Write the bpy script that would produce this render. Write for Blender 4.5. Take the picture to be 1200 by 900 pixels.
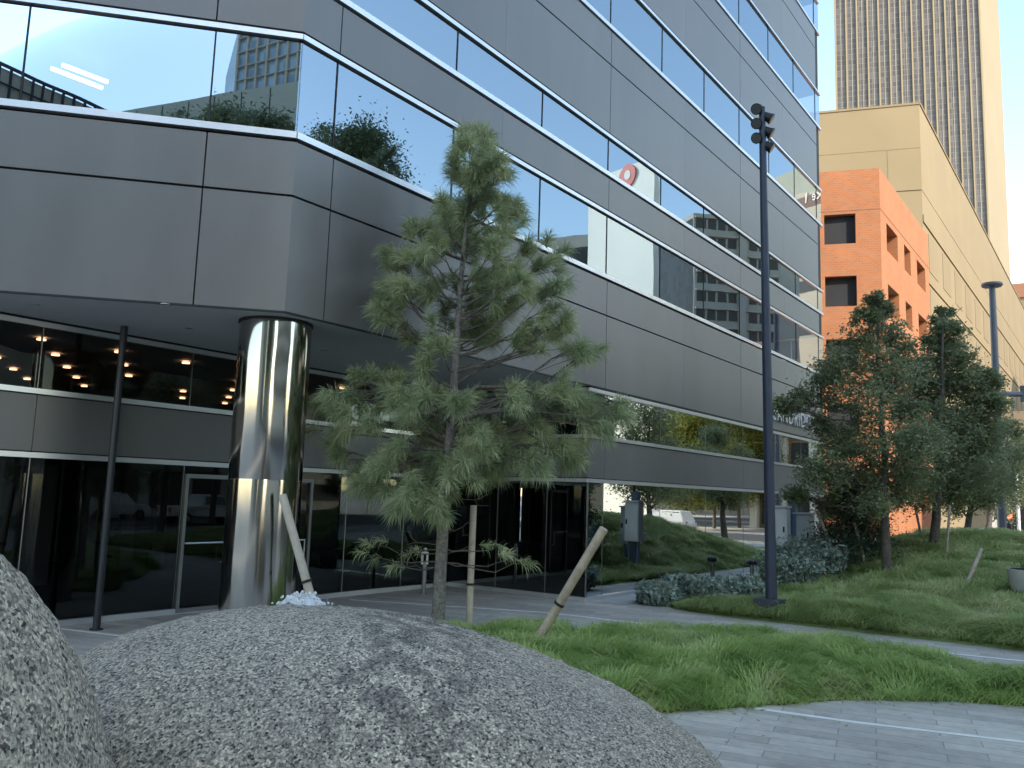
import bpy, math, random
import numpy as np
from mathutils import Vector, Matrix
for o in list(bpy.data.objects): bpy.data.objects.remove(o)
SC = bpy.context.scene
COL = SC.collection
rad = math.radians

# ------------------------------------------------------------------ camera
F_PX = 992.07
def basis(yaw, pitch, roll):
    cy, sy, cp, sp = math.cos(yaw), math.sin(yaw), math.cos(pitch), math.sin(pitch)
    f = np.array([-sy*cp, cy*cp, sp]); r = np.array([cy, sy, 0.]); u = np.cross(r, f)
    cr, sr = math.cos(roll), math.sin(roll)
    return r*cr+u*sr, -r*sr+u*cr, f
CB = basis(rad(36.0228), rad(7.4402), rad(1.8653))
CO = np.array([0, 0, 2.5])
cd = bpy.data.cameras.new('camera'); cam = bpy.data.objects.new('camera', cd); COL.objects.link(cam)
cd.sensor_fit = 'HORIZONTAL'; cd.sensor_width = 36; cd.lens = 36*F_PX/1200
cd.clip_start = .05; cd.clip_end = 6000
M = Matrix.Identity(4)
for i in range(3):
    M[i][0], M[i][1], M[i][2], M[i][3] = CB[0][i], CB[1][i], -CB[2][i], CO[i]
cam.matrix_world = M
SC.camera = cam

# ------------------------------------------------------------------ sky, sun, exposure
SUN_AZ, SUN_EL = 112, 31
W = bpy.data.worlds.new('World'); SC.world = W; W.use_nodes = True
nt = W.node_tree; bg = nt.nodes['Background']
sky = nt.nodes.new('ShaderNodeTexSky'); sky.sky_type = 'NISHITA'; sky.sun_disc = False
sky.sun_elevation = rad(SUN_EL); sky.sun_rotation = rad(SUN_AZ)
sky.altitude = 300; sky.air_density = 1.0; sky.dust_density = .3; sky.ozone_density = 1.0
mx = nt.nodes.new('ShaderNodeMix'); mx.data_type = 'RGBA'; mx.blend_type = 'MULTIPLY'; mx.inputs[0].default_value = 1
nt.links.new(sky.outputs[0], mx.inputs[6]); mx.inputs[7].default_value = (1.14, 1.05, .87, 1)
nt.links.new(mx.outputs[2], bg.inputs[0]); bg.inputs[1].default_value = .15
sd = bpy.data.lights.new('sun', 'SUN'); sd.energy = 2.0; sd.angle = rad(.5); sd.color = (1, .93, .82)
sun = bpy.data.objects.new('sun', sd); COL.objects.link(sun)
sdir = Vector((math.sin(rad(SUN_AZ))*math.cos(rad(SUN_EL)), math.cos(rad(SUN_AZ))*math.cos(rad(SUN_EL)), math.sin(rad(SUN_EL))))
sun.rotation_euler = sdir.to_track_quat('Z', 'Y').to_euler(); sun.location = (60, -20, 120)
SC.view_settings.view_transform = 'Standard'; SC.view_settings.look = 'None'
SC.view_settings.exposure = 1.88; SC.view_settings.gamma = 1; SC.view_settings.use_curve_mapping = False
SC.render.engine = 'CYCLES'
SC.cycles.max_bounces = 9; SC.cycles.glossy_bounces = 5; SC.cycles.transparent_max_bounces = 8
SC.cycles.diffuse_bounces = 4; SC.cycles.caustics_reflective = False; SC.cycles.caustics_refractive = False
SC.cycles.use_denoising = True

# ------------------------------------------------------------------ helpers
def ray(x, y): return CB[0]*(x-600)/F_PX - CB[1]*(y-450)/F_PX + CB[2]
def at(x, y, d): return CO + ray(x, y)*d
def gr(x, y, z=0.):
    r = ray(x, y); return CO + r*(z-CO[2])/r[2]
def pln(x, y, n, d):
    r = ray(x, y); return CO + r*((d-CO@n)/(r@n))
XF = -10.7                                  # main facade plane
CY = 8.52                                   # its near corner
XG = -15.05                                 # recessed glazing plane
YR = 18.0                                   # recessed return wall
def mirR(P): return np.array([2*XF-P[0], P[1], P[2]])
TL = np.array([-math.sin(rad(42.5)), -math.cos(rad(42.5)), 0]); NL = np.array([math.cos(rad(42.5)), -math.sin(rad(42.5)), 0])
OL = np.array([XF, CY, 0])
def mirL(P): return P - 2*(P@NL - OL@NL)*NL
def mirG(P): return np.array([2*XG-P[0], P[1], P[2]])

class MB:
    def __init__(s): s.v = []; s.f = []; s.m = []
    def add(s, vs, fs, mi=0):
        b = len(s.v); s.v += [tuple(map(float, v)) for v in vs]; s.f += [tuple(b+i for i in f) for f in fs]; s.m += [mi]*len(fs)
    def hexa(s, p, mi=0): s.add(p, [(0,3,2,1),(4,5,6,7),(0,1,5,4),(1,2,6,5),(2,3,7,6),(3,0,4,7)], mi)
    def box(s, a, b, mi=0):
        x0,y0,z0 = a; x1,y1,z1 = b
        s.hexa([(x0,y0,z0),(x1,y0,z0),(x1,y1,z0),(x0,y1,z0),(x0,y0,z1),(x1,y0,z1),(x1,y1,z1),(x0,y1,z1)], mi)
    def fbox(s, F, s0, s1, z0, z1, d0, d1, mi=0):        # box on a wall frame: s along, z up, d outwards
        o, t, n = F; p = lambda a, z, d: (o[0]+t[0]*a+n[0]*d, o[1]+t[1]*a+n[1]*d, z)
        s.hexa([p(s0,z0,d0),p(s1,z0,d0),p(s1,z0,d1),p(s0,z0,d1),p(s0,z1,d0),p(s1,z1,d0),p(s1,z1,d1),p(s0,z1,d1)], mi)
    def fquad(s, F, s0, s1, z0, z1, d, mi=0):
        o, t, n = F; p = lambda a, z: (o[0]+t[0]*a+n[0]*d, o[1]+t[1]*a+n[1]*d, z)
        s.add([p(s0,z0),p(s1,z0),p(s1,z1),p(s0,z1)], [(0,1,2,3)], mi)
    def prism(s, poly, z0, z1, mi=0):
        n = len(poly)
        s.add([(p[0],p[1],z0) for p in poly]+[(p[0],p[1],z1) for p in poly],
              [tuple(range(n))[::-1], tuple(range(n,2*n))]+[(i,(i+1)%n,n+(i+1)%n,n+i) for i in range(n)], mi)
    def tube(s, pts, rs, n=10, mi=0, cap=True):
        pts = [np.array(p, float) for p in pts]
        if not hasattr(rs, '__len__'): rs = [rs]*len(pts)
        vs = []; fs = []
        for i, p in enumerate(pts):
            t = pts[min(i+1, len(pts)-1)] - pts[max(i-1, 0)]; t = t/(np.linalg.norm(t)+1e-9)
            a = np.array([0,0,1.]) if abs(t[2]) < .9 else np.array([1.,0,0])
            e1 = np.cross(t, a); e1 /= np.linalg.norm(e1); e2 = np.cross(t, e1)
            for k in range(n):
                q = 2*math.pi*k/n; vs.append(p + rs[i]*(math.cos(q)*e1+math.sin(q)*e2))
        for i in range(len(pts)-1):
            for k in range(n): fs.append((i*n+k, i*n+(k+1)%n, (i+1)*n+(k+1)%n, (i+1)*n+k))
        if cap: fs += [tuple(range(n))[::-1], tuple(range((len(pts)-1)*n, len(pts)*n))]
        s.add(vs, fs, mi)
    def lathe(s, c, prof, n=24, mi=0): s.tube([(c[0],c[1],c[2]+z) for r, z in prof], [max(r,1e-4) for r, z in prof], n, mi)
    def build(s, name, mats, parent=None, smooth=False):
        me = bpy.data.meshes.new(name); me.from_pydata(s.v, [], s.f)
        for m in (mats if isinstance(mats, (list, tuple)) else [mats]): me.materials.append(m)
        me.polygons.foreach_set('material_index', s.m)
        me.update()
        if smooth: shade(me)
        o = bpy.data.objects.new(name, me); COL.objects.link(o)
        if parent: o.parent = parent; o.matrix_parent_inverse = parent_inv(parent)
        return o
def parent_inv(p):
    m = Matrix.Translation(p.location) @ p.rotation_euler.to_matrix().to_4x4()
    q = p
    if p.parent: m = parent_inv(p.parent).inverted() @ m if False else Matrix.Identity(4)
    return m.inverted()
def shade(me, ang=40):
    me.polygons.foreach_set('use_smooth', [True]*len(me.polygons))
    try: me.set_sharp_from_angle(angle=rad(ang))
    except Exception: pass
def npmesh(name, V, T, mats, parent=None, smooth=False):
    """V (n,3); T (m,3) triangles"""
    me = bpy.data.meshes.new(name); V = np.ascontiguousarray(V, np.float32); T = np.ascontiguousarray(T, np.int32)
    me.vertices.add(len(V)); me.vertices.foreach_set('co', V.ravel())
    me.loops.add(T.size); me.loops.foreach_set('vertex_index', T.ravel())
    me.polygons.add(len(T)); me.polygons.foreach_set('loop_start', np.arange(0, T.size, 3, dtype=np.int32))
    me.update(calc_edges=True)
    for m in (mats if isinstance(mats, (list, tuple)) else [mats]): me.materials.append(m)
    if smooth: me.polygons.foreach_set('use_smooth', [True]*len(T))
    o = bpy.data.objects.new(name, me); COL.objects.link(o)
    if parent: o.parent = parent; o.matrix_parent_inverse = parent_inv(parent)
    return o
def tag(o, label=None, cat=None, group=None, kind=None):
    if label: o['label'] = label
    if cat: o['category'] = cat
    if group: o['group'] = group
    if kind: o['kind'] = kind
    return o
def thing(name, label, cat, loc=(0,0,0), group=None):
    o = bpy.data.objects.new(name, None); COL.objects.link(o); o.location = tuple(map(float, loc)); o.empty_display_size = .2
    return tag(o, label, cat, group)
def copy_tree(o, parent=None):
    c = o.copy(); COL.objects.link(c)
    if parent: c.parent = parent
    for ch in list(o.children): copy_tree(ch, c)
    return c

# ------------------------------------------------------------------ materials
def newmat(name):
    m = bpy.data.materials.new(name); m.use_nodes = True
    N = m.node_tree.nodes; L = m.node_tree.links
    return m, N, L, N['Principled BSDF']
def tex(N, L, typ, scale, coord='Object', **kw):
    t = N.new('ShaderNodeTex'+typ); c = N.new('ShaderNodeTexCoord')
    mp = N.new('ShaderNodeMapping'); L.new(c.outputs[coord], mp.inputs[0]); L.new(mp.outputs[0], t.inputs['Vector'])
    t.inputs['Scale'].default_value = scale
    for k, v in kw.items(): t.inputs[k.replace('_', ' ')].default_value = v
    return t, mp
def ramp(N, L, src, stops):
    r = N.new('ShaderNodeValToRGB'); L.new(src, r.inputs[0]); e = r.color_ramp.elements
    while len(e) < len(stops): e.new(.5)
    for el, (p, c) in zip(e, stops): el.position = p; el.color = (*c, 1)
    return r
def mixc(N, L, a, b, f, mode='MIX'):
    m = N.new('ShaderNodeMix'); m.data_type = 'RGBA'; m.blend_type = mode
    for i, v in ((0, f), (6, a), (7, b)):
        if hasattr(v, 'is_linked') or hasattr(v, 'links'): L.new(v, m.inputs[i])
        else: m.inputs[i].default_value = v if i == 0 else (*v, 1)
    return m.outputs[2]
def bump(N, L, b, h, strength, dist=.02):
    n = N.new('ShaderNodeBump'); n.inputs['Strength'].default_value = strength; n.inputs['Distance'].default_value = dist
    L.new(h, n.inputs['Height']); L.new(n.outputs[0], b.inputs['Normal']); return n
def simple(name, c, rough=.6, metal=0., var=.15, vs=3., bmp=0., bs=40., spec=.5):
    m, N, L, b = newmat(name)
    b.inputs['Roughness'].default_value = rough; b.inputs['Metallic'].default_value = metal
    b.inputs['Specular IOR Level'].default_value = spec
    if var:
        t, _ = tex(N, L, 'Noise', vs, Detail=6., Roughness=.6)
        c2 = tuple(x*(1-var) for x in c); c3 = tuple(min(1, x*(1+var)) for x in c)
        r = ramp(N, L, t.outputs[0], [(.3, c2), (.7, c3)]); L.new(r.outputs[0], b.inputs['Base Color'])
    else: b.inputs['Base Color'].default_value = (*c, 1)
    if bmp:
        t, _ = tex(N, L, 'Noise', bs, Detail=8.); bump(N, L, b, t.outputs[0], bmp)
    return m
def mirror_glass(name, tint, base, dark=(.02,.025,.03), wav=.02, see=0.12, ior=1.9):
    """coated facade glass: strong mirror + a little see-through tint"""
    m, N, L, b = newmat(name); N.remove(b); out = N['Material Output']
    g = N.new('ShaderNodeBsdfGlossy'); g.inputs['Color'].default_value = (*tint, 1); g.inputs['Roughness'].default_value = .0
    tr = N.new('ShaderNodeBsdfTransparent'); tr.inputs[0].default_value = (see, see*1.02, see*1.05, 1)
    fr = N.new('ShaderNodeFresnel'); fr.inputs[0].default_value = ior
    mr = N.new('ShaderNodeMapRange'); L.new(fr.outputs[0], mr.inputs[0])
    mr.inputs[1].default_value = ((ior-1)/(ior+1))**2; mr.inputs[2].default_value = 1; mr.inputs[3].default_value = base; mr.inputs[4].default_value = 1
    mx = N.new('ShaderNodeMixShader'); L.new(mr.outputs[0], mx.inputs[0]); L.new(tr.outputs[0], mx.inputs[1]); L.new(g.outputs[0], mx.inputs[2])
    L.new(mx.outputs[0], out.inputs[0])
    if wav:
        t, _ = tex(N, L, 'Noise', .55, Detail=1.); n = N.new('ShaderNodeBump'); n.inputs['Strength'].default_value = wav; n.inputs['Distance'].default_value = 1.
        L.new(t.outputs[0], n.inputs['Height'])
        L.new(n.outputs[0], g.inputs['Normal'])
    return m
def leaf_mat(name, stops, scale=9., trans=.25, rough=.55):
    m, N, L, b = newmat(name); out = N['Material Output']
    t, _ = tex(N, L, 'Noise', scale, Detail=3.)
    r = ramp(N, L, t.outputs[0], stops)
    L.new(r.outputs[0], b.inputs['Base Color']); b.inputs['Roughness'].default_value = rough; b.inputs['Specular IOR Level'].default_value = .3
    tl = N.new('ShaderNodeBsdfTranslucent'); L.new(r.outputs[0], tl.inputs[0])
    mx = N.new('ShaderNodeMixShader'); mx.inputs[0].default_value = trans
    L.new(b.outputs[0], mx.inputs[1]); L.new(tl.outputs[0], mx.inputs[2]); L.new(mx.outputs[0], out.inputs[0])
    return m
MT = {}
def panelmat():
    m, N, L, b = newmat('grey_metal_panel'); g = N.new('ShaderNodeNewGeometry')
    n, mp = tex(N, L, 'Noise', .8, Detail=6., Roughness=.65); mp.inputs['Scale'].default_value = (1,1,.25)
    r = ramp(N, L, n.outputs[0], [(.3,(.128,.124,.124)), (.7,(.158,.153,.153))])
    r2 = ramp(N, L, g.outputs['Random Per Island'], [(0,(.93,.93,.94)), (1,(1.07,1.06,1.06))])
    L.new(mixc(N, L, r.outputs[0], r2.outputs[0], 1., 'MULTIPLY'), b.inputs['Base Color'])
    rr = N.new('ShaderNodeMapRange'); L.new(n.outputs[0], rr.inputs[0]); rr.inputs[3].default_value = .3; rr.inputs[4].default_value = .42; L.new(rr.outputs[0], b.inputs['Roughness'])
    b.inputs['Specular IOR Level'].default_value = .95; b.inputs['Metallic'].default_value = .12
    w, _ = tex(N, L, 'Noise', .9, Detail=1.); bump(N, L, b, w.outputs[0], .05, .12); return m
MT['panel'] = panelmat()
MT['panel2'] = simple('grey_recess_panel', (.15,.155,.175), .42, .5, .08, .5)
MT['gasket'] = simple('dark_gasket', (.006,.006,.008), .6, 0, 0)
MT['trim'] = simple('bright_aluminium', (.72,.73,.76), .3, .75, .05, 2.)
MT['soffit'] = simple('grey_soffit', (.5,.52,.53), .6, 0., .06, .4)
MT['steel'] = simple('brushed_frame', (.28,.285,.29), .35, .9, .08, 2.)
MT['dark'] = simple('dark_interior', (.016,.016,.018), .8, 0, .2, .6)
MT['dkpole'] = simple('painted_pole', (.035,.045,.075), .45, .2, .15, 2.)
MT['greypole'] = simple('hazed_grey_pole', (.12,.125,.155), .5, .1, .1, 2.)  # colour lightened towards blue grey to stand for haze
MT['black'] = simple('black_metal', (.015,.016,.02), .45, .3, .1, 4.)
MT['postgrey'] = simple('slate_post', (.05,.055,.065), .4, .5, .1, 2.)
MT['glass'] = mirror_glass('window_glass', (.64,.78,.91), .42, wav=.002, see=.45)
MT['sideglass'] = mirror_glass('side_glass', (.9,.94,.93), .68, wav=.002, see=.4)
MT['gglass'] = mirror_glass('ground_glass', (.76,.84,.86), .055, wav=.0015, see=.5, ior=1.55)
def chrome():
    m, N, L, b = newmat('polished_steel'); b.inputs['Base Color'].default_value = (.42,.41,.39,1); b.inputs['Metallic'].default_value = 1
    b.inputs['Roughness'].default_value = .11
    t, mp = tex(N, L, 'Noise', 1.6, Detail=2.); mp.inputs['Scale'].default_value = (1,1,.25)
    bump(N, L, b, t.outputs[0], .12, .2); return m
MT['chrome'] = chrome()
def granite(name, k=1., wet=False):
    m, N, L, b = newmat(name)
    v, _ = tex(N, L, 'Voronoi', 98.*k); v.inputs['Randomness'].default_value = 1
    n1, _ = tex(N, L, 'Noise', 95.*k, Detail=6., Roughness=.75)
    n2, _ = tex(N, L, 'Noise', 1.3, Detail=5., Roughness=.65)
    r1 = ramp(N, L, v.outputs['Color'], [(.12,(.03,.03,.03)), (.3,(.24,.225,.2)), (.6,(.47,.44,.385)), (.9,(.76,.71,.61))])
    r2 = ramp(N, L, n1.outputs[0], [(.36,(.25,.25,.27)), (.5,(.95,.95,.95)), (.7,(1.35,1.33,1.3))])
    c = mixc(N, L, r1.outputs[0], r2.outputs[0], 1., 'MULTIPLY')
    r3 = ramp(N, L, n2.outputs[0], [(.38,(.85,.85,.87)), (.6,(1.08,1.08,1.07))])
    st, smp = tex(N, L, 'Noise', 1.5, Detail=5., Roughness=.62); smp.inputs['Scale'].default_value = (5.,5.,.45)
    r4 = ramp(N, L, st.outputs[0], [(.42,(.5,.5,.52)), (.5,(.8,.8,.81)), (.55,(1.15,1.15,1.14))])
    c = mixc(N, L, c, r3.outputs[0], .8, 'MULTIPLY')
    if wet:                                      # band of wet streaks running down from the spring
        tc = N.new('ShaderNodeTexCoord'); dt = N.new('ShaderNodeVectorMath'); dt.operation = 'DOT_PRODUCT'; dt.inputs[1].default_value = (math.cos(rad(36)), math.sin(rad(36)), 0)
        L.new(tc.outputs['Object'], dt.inputs[0]); wn, _ = tex(N, L, 'Noise', 2.2, Detail=4.); ad = N.new('ShaderNodeMath'); ad.operation = 'MULTIPLY_ADD'; ad.inputs[1].default_value = .5; L.new(wn.outputs[0], ad.inputs[0]); L.new(dt.outputs['Value'], ad.inputs[2])
        band = ramp(N, L, ad.outputs[0], [(.0,(0,0,0)), (.12,(1,1,1)), (.5,(1,1,1)), (.62,(0,0,0))])
        ml = N.new('ShaderNodeMapRange'); ml.inputs[1].default_value = -.55; ml.inputs[2].default_value = .75; L.new(ad.outputs[0], ml.inputs[0]); L.new(ml.outputs[0], band.inputs[0])
        mm = N.new('ShaderNodeMix'); mm.data_type = 'RGBA'; mm.blend_type = 'MULTIPLY'; L.new(band.outputs[0], mm.inputs[0]); L.new(c, mm.inputs[6]); L.new(r4.outputs[0], mm.inputs[7]); c = mm.outputs[2]
    c = mixc(N, L, c, (1.1,1.03,.94), 1., 'MULTIPLY')
    L.new(c, b.inputs['Base Color']); b.inputs['Roughness'].default_value = .62
    bump(N, L, b, n1.outputs[0], .55, .025); return m
MT['granite'] = granite('wet_granite', 1., True); MT['granite2'] = granite('dry_granite', .8)
def pavers():
    m, N, L, b = newmat('stone_pavers')
    t, mp = tex(N, L, 'Brick', 1.); mp.inputs['Rotation'].default_value = (0,0,rad(-13))
    t.offset = .37; t.inputs['Color1'].default_value = (.43,.39,.345,1); t.inputs['Color2'].default_value = (.6,.545,.48,1)
    t.inputs['Mortar'].default_value = (.24,.24,.23,1); t.inputs['Mortar Size'].default_value = .006; t.inputs['Bias'].default_value = -.15
    t.inputs['Brick Width'].default_value = 1.05; t.inputs['Row Height'].default_value = .26
    n, _ = tex(N, L, 'Noise', 6., Detail=7., Roughness=.65); r = ramp(N, L, n.outputs[0], [(.3,(.82,.82,.83)), (.7,(1.1,1.1,1.08))])
    n2, _ = tex(N, L, 'Noise', .35, Detail=4.); r2 = ramp(N, L, n2.outputs[0], [(.35,(.85,.85,.86)), (.65,(1.08,1.08,1.08))])
    c = mixc(N, L, t.outputs[0], r.outputs[0], 1., 'MULTIPLY'); c = mixc(N, L, c, r2.outputs[0], 1., 'MULTIPLY')
    n3, _ = tex(N, L, 'Noise', 1.7, Detail=7., Roughness=.7); r3 = ramp(N, L, n3.outputs[0], [(.33,(.72,.71,.7)), (.45,(1,1,1))]); c = mixc(N, L, c, r3.outputs[0], .8, 'MULTIPLY')
    v, _ = tex(N, L, 'Voronoi', 2.6); r4 = ramp(N, L, v.outputs['Distance'], [(.035,(.55,.55,.55)), (.06,(1,1,1))]); c = mixc(N, L, c, r4.outputs[0], .8, 'MULTIPLY')
    L.new(c, b.inputs['Base Color']); b.inputs['Roughness'].default_value = .62
    bump(N, L, b, t.outputs['Fac'], -.25, .01); return m
MT['paver'] = pavers()
MT['strip'] = simple('pale_stone_strip', (.78,.77,.74), .6, 0, .1, 4.)
MT['asphalt'] = simple('asphalt', (.055,.055,.058), .85, 0, .25, 3., .3, 90.)
MT['walk'] = simple('concrete_walk', (.4,.39,.37), .8, 0, .15, 1.2, .15, 60.)
MT['paint'] = simple('road_paint', (.75,.74,.7), .6, 0, .15, 5.)
MT['soil'] = simple('lawn_soil', (.17,.22,.08), .95, 0, .4, 2.)
MT['concrete'] = simple('cast_concrete', (.38,.38,.37), .8, 0, .12, 2., .1, 50.)
MT['wood'] = simple('weathered_stake', (.36,.3,.23), .8, 0, .25, 6., .3, 60.)
MT['paleWood'] = simple('pale_stake', (.42,.365,.29), .75, 0, .15, 6., .2, 60.)
MT['bark'] = simple('tree_bark', (.11,.095,.08), .95, 0, .4, 14., 1., 30.)
MT['pinebark'] = simple('pine_bark', (.17,.155,.14), .95, 0, .5, 18., 1., 26.)
MT['twig'] = simple('pale_twig', (.23,.2,.165), .9, 0, .3, 10.)
MT['needle'] = leaf_mat('pine_needles', [(.25,(.2,.255,.14)), (.55,(.39,.44,.25)), (.8,(.62,.6,.38))], 2.2, .3, .5)
MT['oak'] = leaf_mat('oak_leaves', [(.3,(.18,.21,.12)), (.6,(.3,.34,.19)), (.8,(.42,.43,.25))], 1.6, .4)
MT['elm'] = leaf_mat('sunlit_leaves', [(.3,(.16,.19,.04)), (.6,(.32,.34,.08)), (.8,(.5,.46,.13))], 1.2, .45)
MT['dkleaf'] = leaf_mat('evergreen_leaves', [(.3,(.05,.075,.05)), (.7,(.1,.14,.09))], 3., .1)
MT['bluegreen'] = leaf_mat('blue_green_leaves', [(.3,(.18,.24,.2)), (.7,(.36,.43,.37))], 4., .15)
MT['grass'] = leaf_mat('fescue_blades', [(.25,(.26,.38,.1)), (.5,(.46,.58,.2)), (.68,(.62,.66,.32)), (.85,(.7,.63,.38))], 1.1, .5, .6)
MT['grass2'] = leaf_mat('mound_blades', [(.25,(.28,.37,.13)), (.5,(.49,.57,.24)), (.68,(.67,.67,.37)), (.85,(.7,.63,.47))], .9, .5, .6)
MT['cabgrey'] = simple('cabinet_grey', (.74,.75,.77), .5, 0., .05, 2.)
MT['cabdark'] = simple('cabinet_dark_grey', (.42,.45,.47), .5, 0., .08, 2.)  # the second cabinet's own darker grey
MT['bluepost'] = simple('blue_grey_post', (.13,.18,.26), .5, .1, .08, 2.)
def brickmat(name, c1, c2, mo, w, h):
    m, N, L, b = newmat(name); t, mp = tex(N, L, 'Brick', 1.)
    # bricks run along walls in any direction: feed (x+y, z)
    c = N.new('ShaderNodeTexCoord'); sp = N.new('ShaderNodeSeparateXYZ'); L.new(c.outputs['Object'], sp.inputs[0])
    ad = N.new('ShaderNodeMath'); L.new(sp.outputs[0], ad.inputs[0]); L.new(sp.outputs[1], ad.inputs[1])
    cb = N.new('ShaderNodeCombineXYZ'); L.new(ad.outputs[0], cb.inputs[0]); L.new(sp.outputs[2], cb.inputs[1])
    L.new(cb.outputs[0], t.inputs['Vector'])
    t.inputs['Color1'].default_value = (*c1,1); t.inputs['Color2'].default_value = (*c2,1); t.inputs['Mortar'].default_value = (*mo,1)
    t.inputs['Mortar Size'].default_value = .025; t.inputs['Brick Width'].default_value = w; t.inputs['Row Height'].default_value = h
    n, _ = tex(N, L, 'Noise', .4, Detail=5.); r = ramp(N, L, n.outputs[0], [(.3,(.9,.9,.9)), (.7,(1.08,1.06,1.04))])
    L.new(mixc(N, L, t.outputs[0], r.outputs[0], 1., 'MULTIPLY'), b.inputs['Base Color']); b.inputs['Roughness'].default_value = .85
    return m
MT['brick'] = brickmat('orange_brick', (.375,.128,.045), (.325,.106,.037), (.31,.16,.085), .6, .2)
MT['brickband'] = simple('brick_soldier_course', (.3,.12,.06), .85, 0, .1)
MT['tan'] = simple('tan_stucco', (.245,.18,.1), .85, 0, .07, .12)
MT['tan2'] = simple('tan_stucco_band', (.225,.165,.091), .85, 0, .07, .15)
MT['tower'] = simple('tower_concrete', (.24,.19,.118), .8, 0, .05, .05)
MT['cream'] = simple('cream_concrete', (.27,.215,.135), .8, 0, .05, .1)
MT['redroof'] = simple('terracotta_roof', (.33,.16,.1), .8, 0, .1)
def floorglass(name, glass, span, fh, pw, wav=True):
    """tower glazing: rows of panes and spandrels by brick grid, glossy"""
    m, N, L, b = newmat(name); t = N.new('ShaderNodeTexBrick')
    c = N.new('ShaderNodeTexCoord'); sp = N.new('ShaderNodeSeparateXYZ'); L.new(c.outputs['Object'], sp.inputs[0])
    ad = N.new('ShaderNodeMath'); L.new(sp.outputs[0], ad.inputs[0]); L.new(sp.outputs[1], ad.inputs[1])
    cb = N.new('ShaderNodeCombineXYZ'); L.new(ad.outputs[0], cb.inputs[0]); L.new(sp.outputs[2], cb.inputs[1])
    L.new(cb.outputs[0], t.inputs['Vector']); t.offset = 0; t.inputs['Scale'].default_value = 1
    t.inputs['Brick Width'].default_value = pw; t.inputs['Row Height'].default_value = fh
    t.inputs['Color1'].default_value = (*glass,1); t.inputs['Color2'].default_value = tuple(x*1.9 for x in glass)+(1,); t.inputs['Mortar'].default_value = (*span,1)
    t.inputs['Mortar Size'].default_value = .11; t.inputs['Bias'].default_value = -.2
    L.new(t.outputs[0], b.inputs['Base Color']); b.inputs['Roughness'].default_value = .3; b.inputs['Specular IOR Level'].default_value = .5
    return m
MT['towerglass'] = floorglass('tower_glazing', (.06,.05,.045), (.15,.125,.1), 1.9, 1.6)
MT['officeglass'] = floorglass('office_glazing', (.03,.033,.035), (.055,.055,.05), 1.8, 1.5)
MT['officeglass'].node_tree.nodes['Principled BSDF'].inputs['Specular IOR Level'].default_value = .15
MT['blueglass'] = floorglass('blue_tower_glazing', (.16,.25,.36), (.3,.36,.42), 2.6, 1.6)
MT['officeconc'] = simple('office_concrete', (.36,.34,.3), .8, 0, .1, .3)
MT['white'] = simple('white_concrete', (.76,.75,.68), .7, 0, .04, .1)
MT['beige'] = simple('beige_precast', (.42,.39,.29), .8, 0, .08, .1)
MT['beigedark'] = simple('dark_band_glass', (.05,.05,.045), .7, 0, .1)  # dark glass of window bands and rows
MT['parapet'] = simple('grey_tan_precast', (.36,.37,.33), .8, 0, .06, .1)
MT['red'] = simple('red_enamel', (.55,.08,.06), .5, 0, .05)
MT['carwhite'] = simple('white_car_paint', (.75,.75,.74), .25, 0, .02)
MT['carglass'] = simple('car_glass', (.02,.025,.03), .05, 0, 0)
MT['rubber'] = simple('rubber', (.015,.015,.016), .8, 0, .1)
MT['foam'] = simple('bubbling_water', (.7,.71,.72), .2, 0, .1, 30., .6, 60.)
def emis(name, c, s):
    m, N, L, b = newmat(name); b.inputs['Emission Color'].default_value = (*c,1); b.inputs['Emission Strength'].default_value = s
    b.inputs['Base Color'].default_value = (*c,1); return m
MT['lamp'] = emis('warm_downlight', (1,.55,.3), 1.5)
MT['tube'] = emis('fluorescent_tube', (1,.97,.92), 2.2)
MT['lens'] = simple('lamp_lens', (.1,.11,.12), .1, 0, 0)
MT['redlamp'] = emis('red_signal', (1,.08,.05), 3.)

# ------------------------------------------------------------------ setting
def sm(x, a, b):
    t = np.clip((x-a)/(b-a), 0, 1); return t*t*(3-2*t)
def mound(x, y):
    x = np.asarray(x, float); y = np.asarray(y, float)
    e = sm(y, 18.2, 18.9)*.3 + sm(y, 18.8, 31.)*1.32
    e = e*(1-sm(y, 31.5, 42.))*sm(x, -9.6, -5.2)*(1-sm(x, 0., 6.))
    e = e+.05*np.sin(1.3*x+.7*y)*np.sin(.9*y-.5*x)*sm(y, 20, 25)*sm(x, -9, -7)
    return np.maximum(e, 0)
def mhit(x, y):
    r = ray(x, y); d = np.arange(14, 60, .02); P = CO+r*d[:,None]; h = mound(P[:,0], P[:,1]); i = np.argmax(P[:,2] < h+.02)
    return P[i], d[i]
LAWN = np.array([(-11.,10.6),*[tuple(gr(x, y, .2)[:2]) for x, y in ((440,728),(505,732),(570,733),(640,733),(740,735),(850,738),(930,745),(1000,753),(1100,768),(1200,784))],(.6,14.9),(1.3,14.3),(.5,13.75),(-1.2,13.15),(-2.0,12.75),(-3.1,11.85),(-4.2,10.1),(-4.75,9.3),(-6.6,8.2),(-8.6,8.6),(-10.4,9.9)])
def inpoly(P, poly):
    x, y = P[:,0], P[:,1]; c = np.zeros(len(P), bool); n = len(poly)
    for i in range(n):
        x0,y0 = poly[i]; x1,y1 = poly[(i+1)%n]
        c ^= ((y0 > y) != (y1 > y)) & (x < (x1-x0)*(y-y0)/(y1-y0+1e-12)+x0)
    return c
def edgedist(P, poly):
    d = np.full(len(P), 1e9); n = len(poly)
    for i in range(n):
        a = poly[i]; b = poly[(i+1)%n]; ab = b-a; t = np.clip(((P-a)@ab)/(ab@ab), 0, 1)
        d = np.minimum(d, np.linalg.norm(P-a-t[:,None]*ab, axis=1))
    return d
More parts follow.
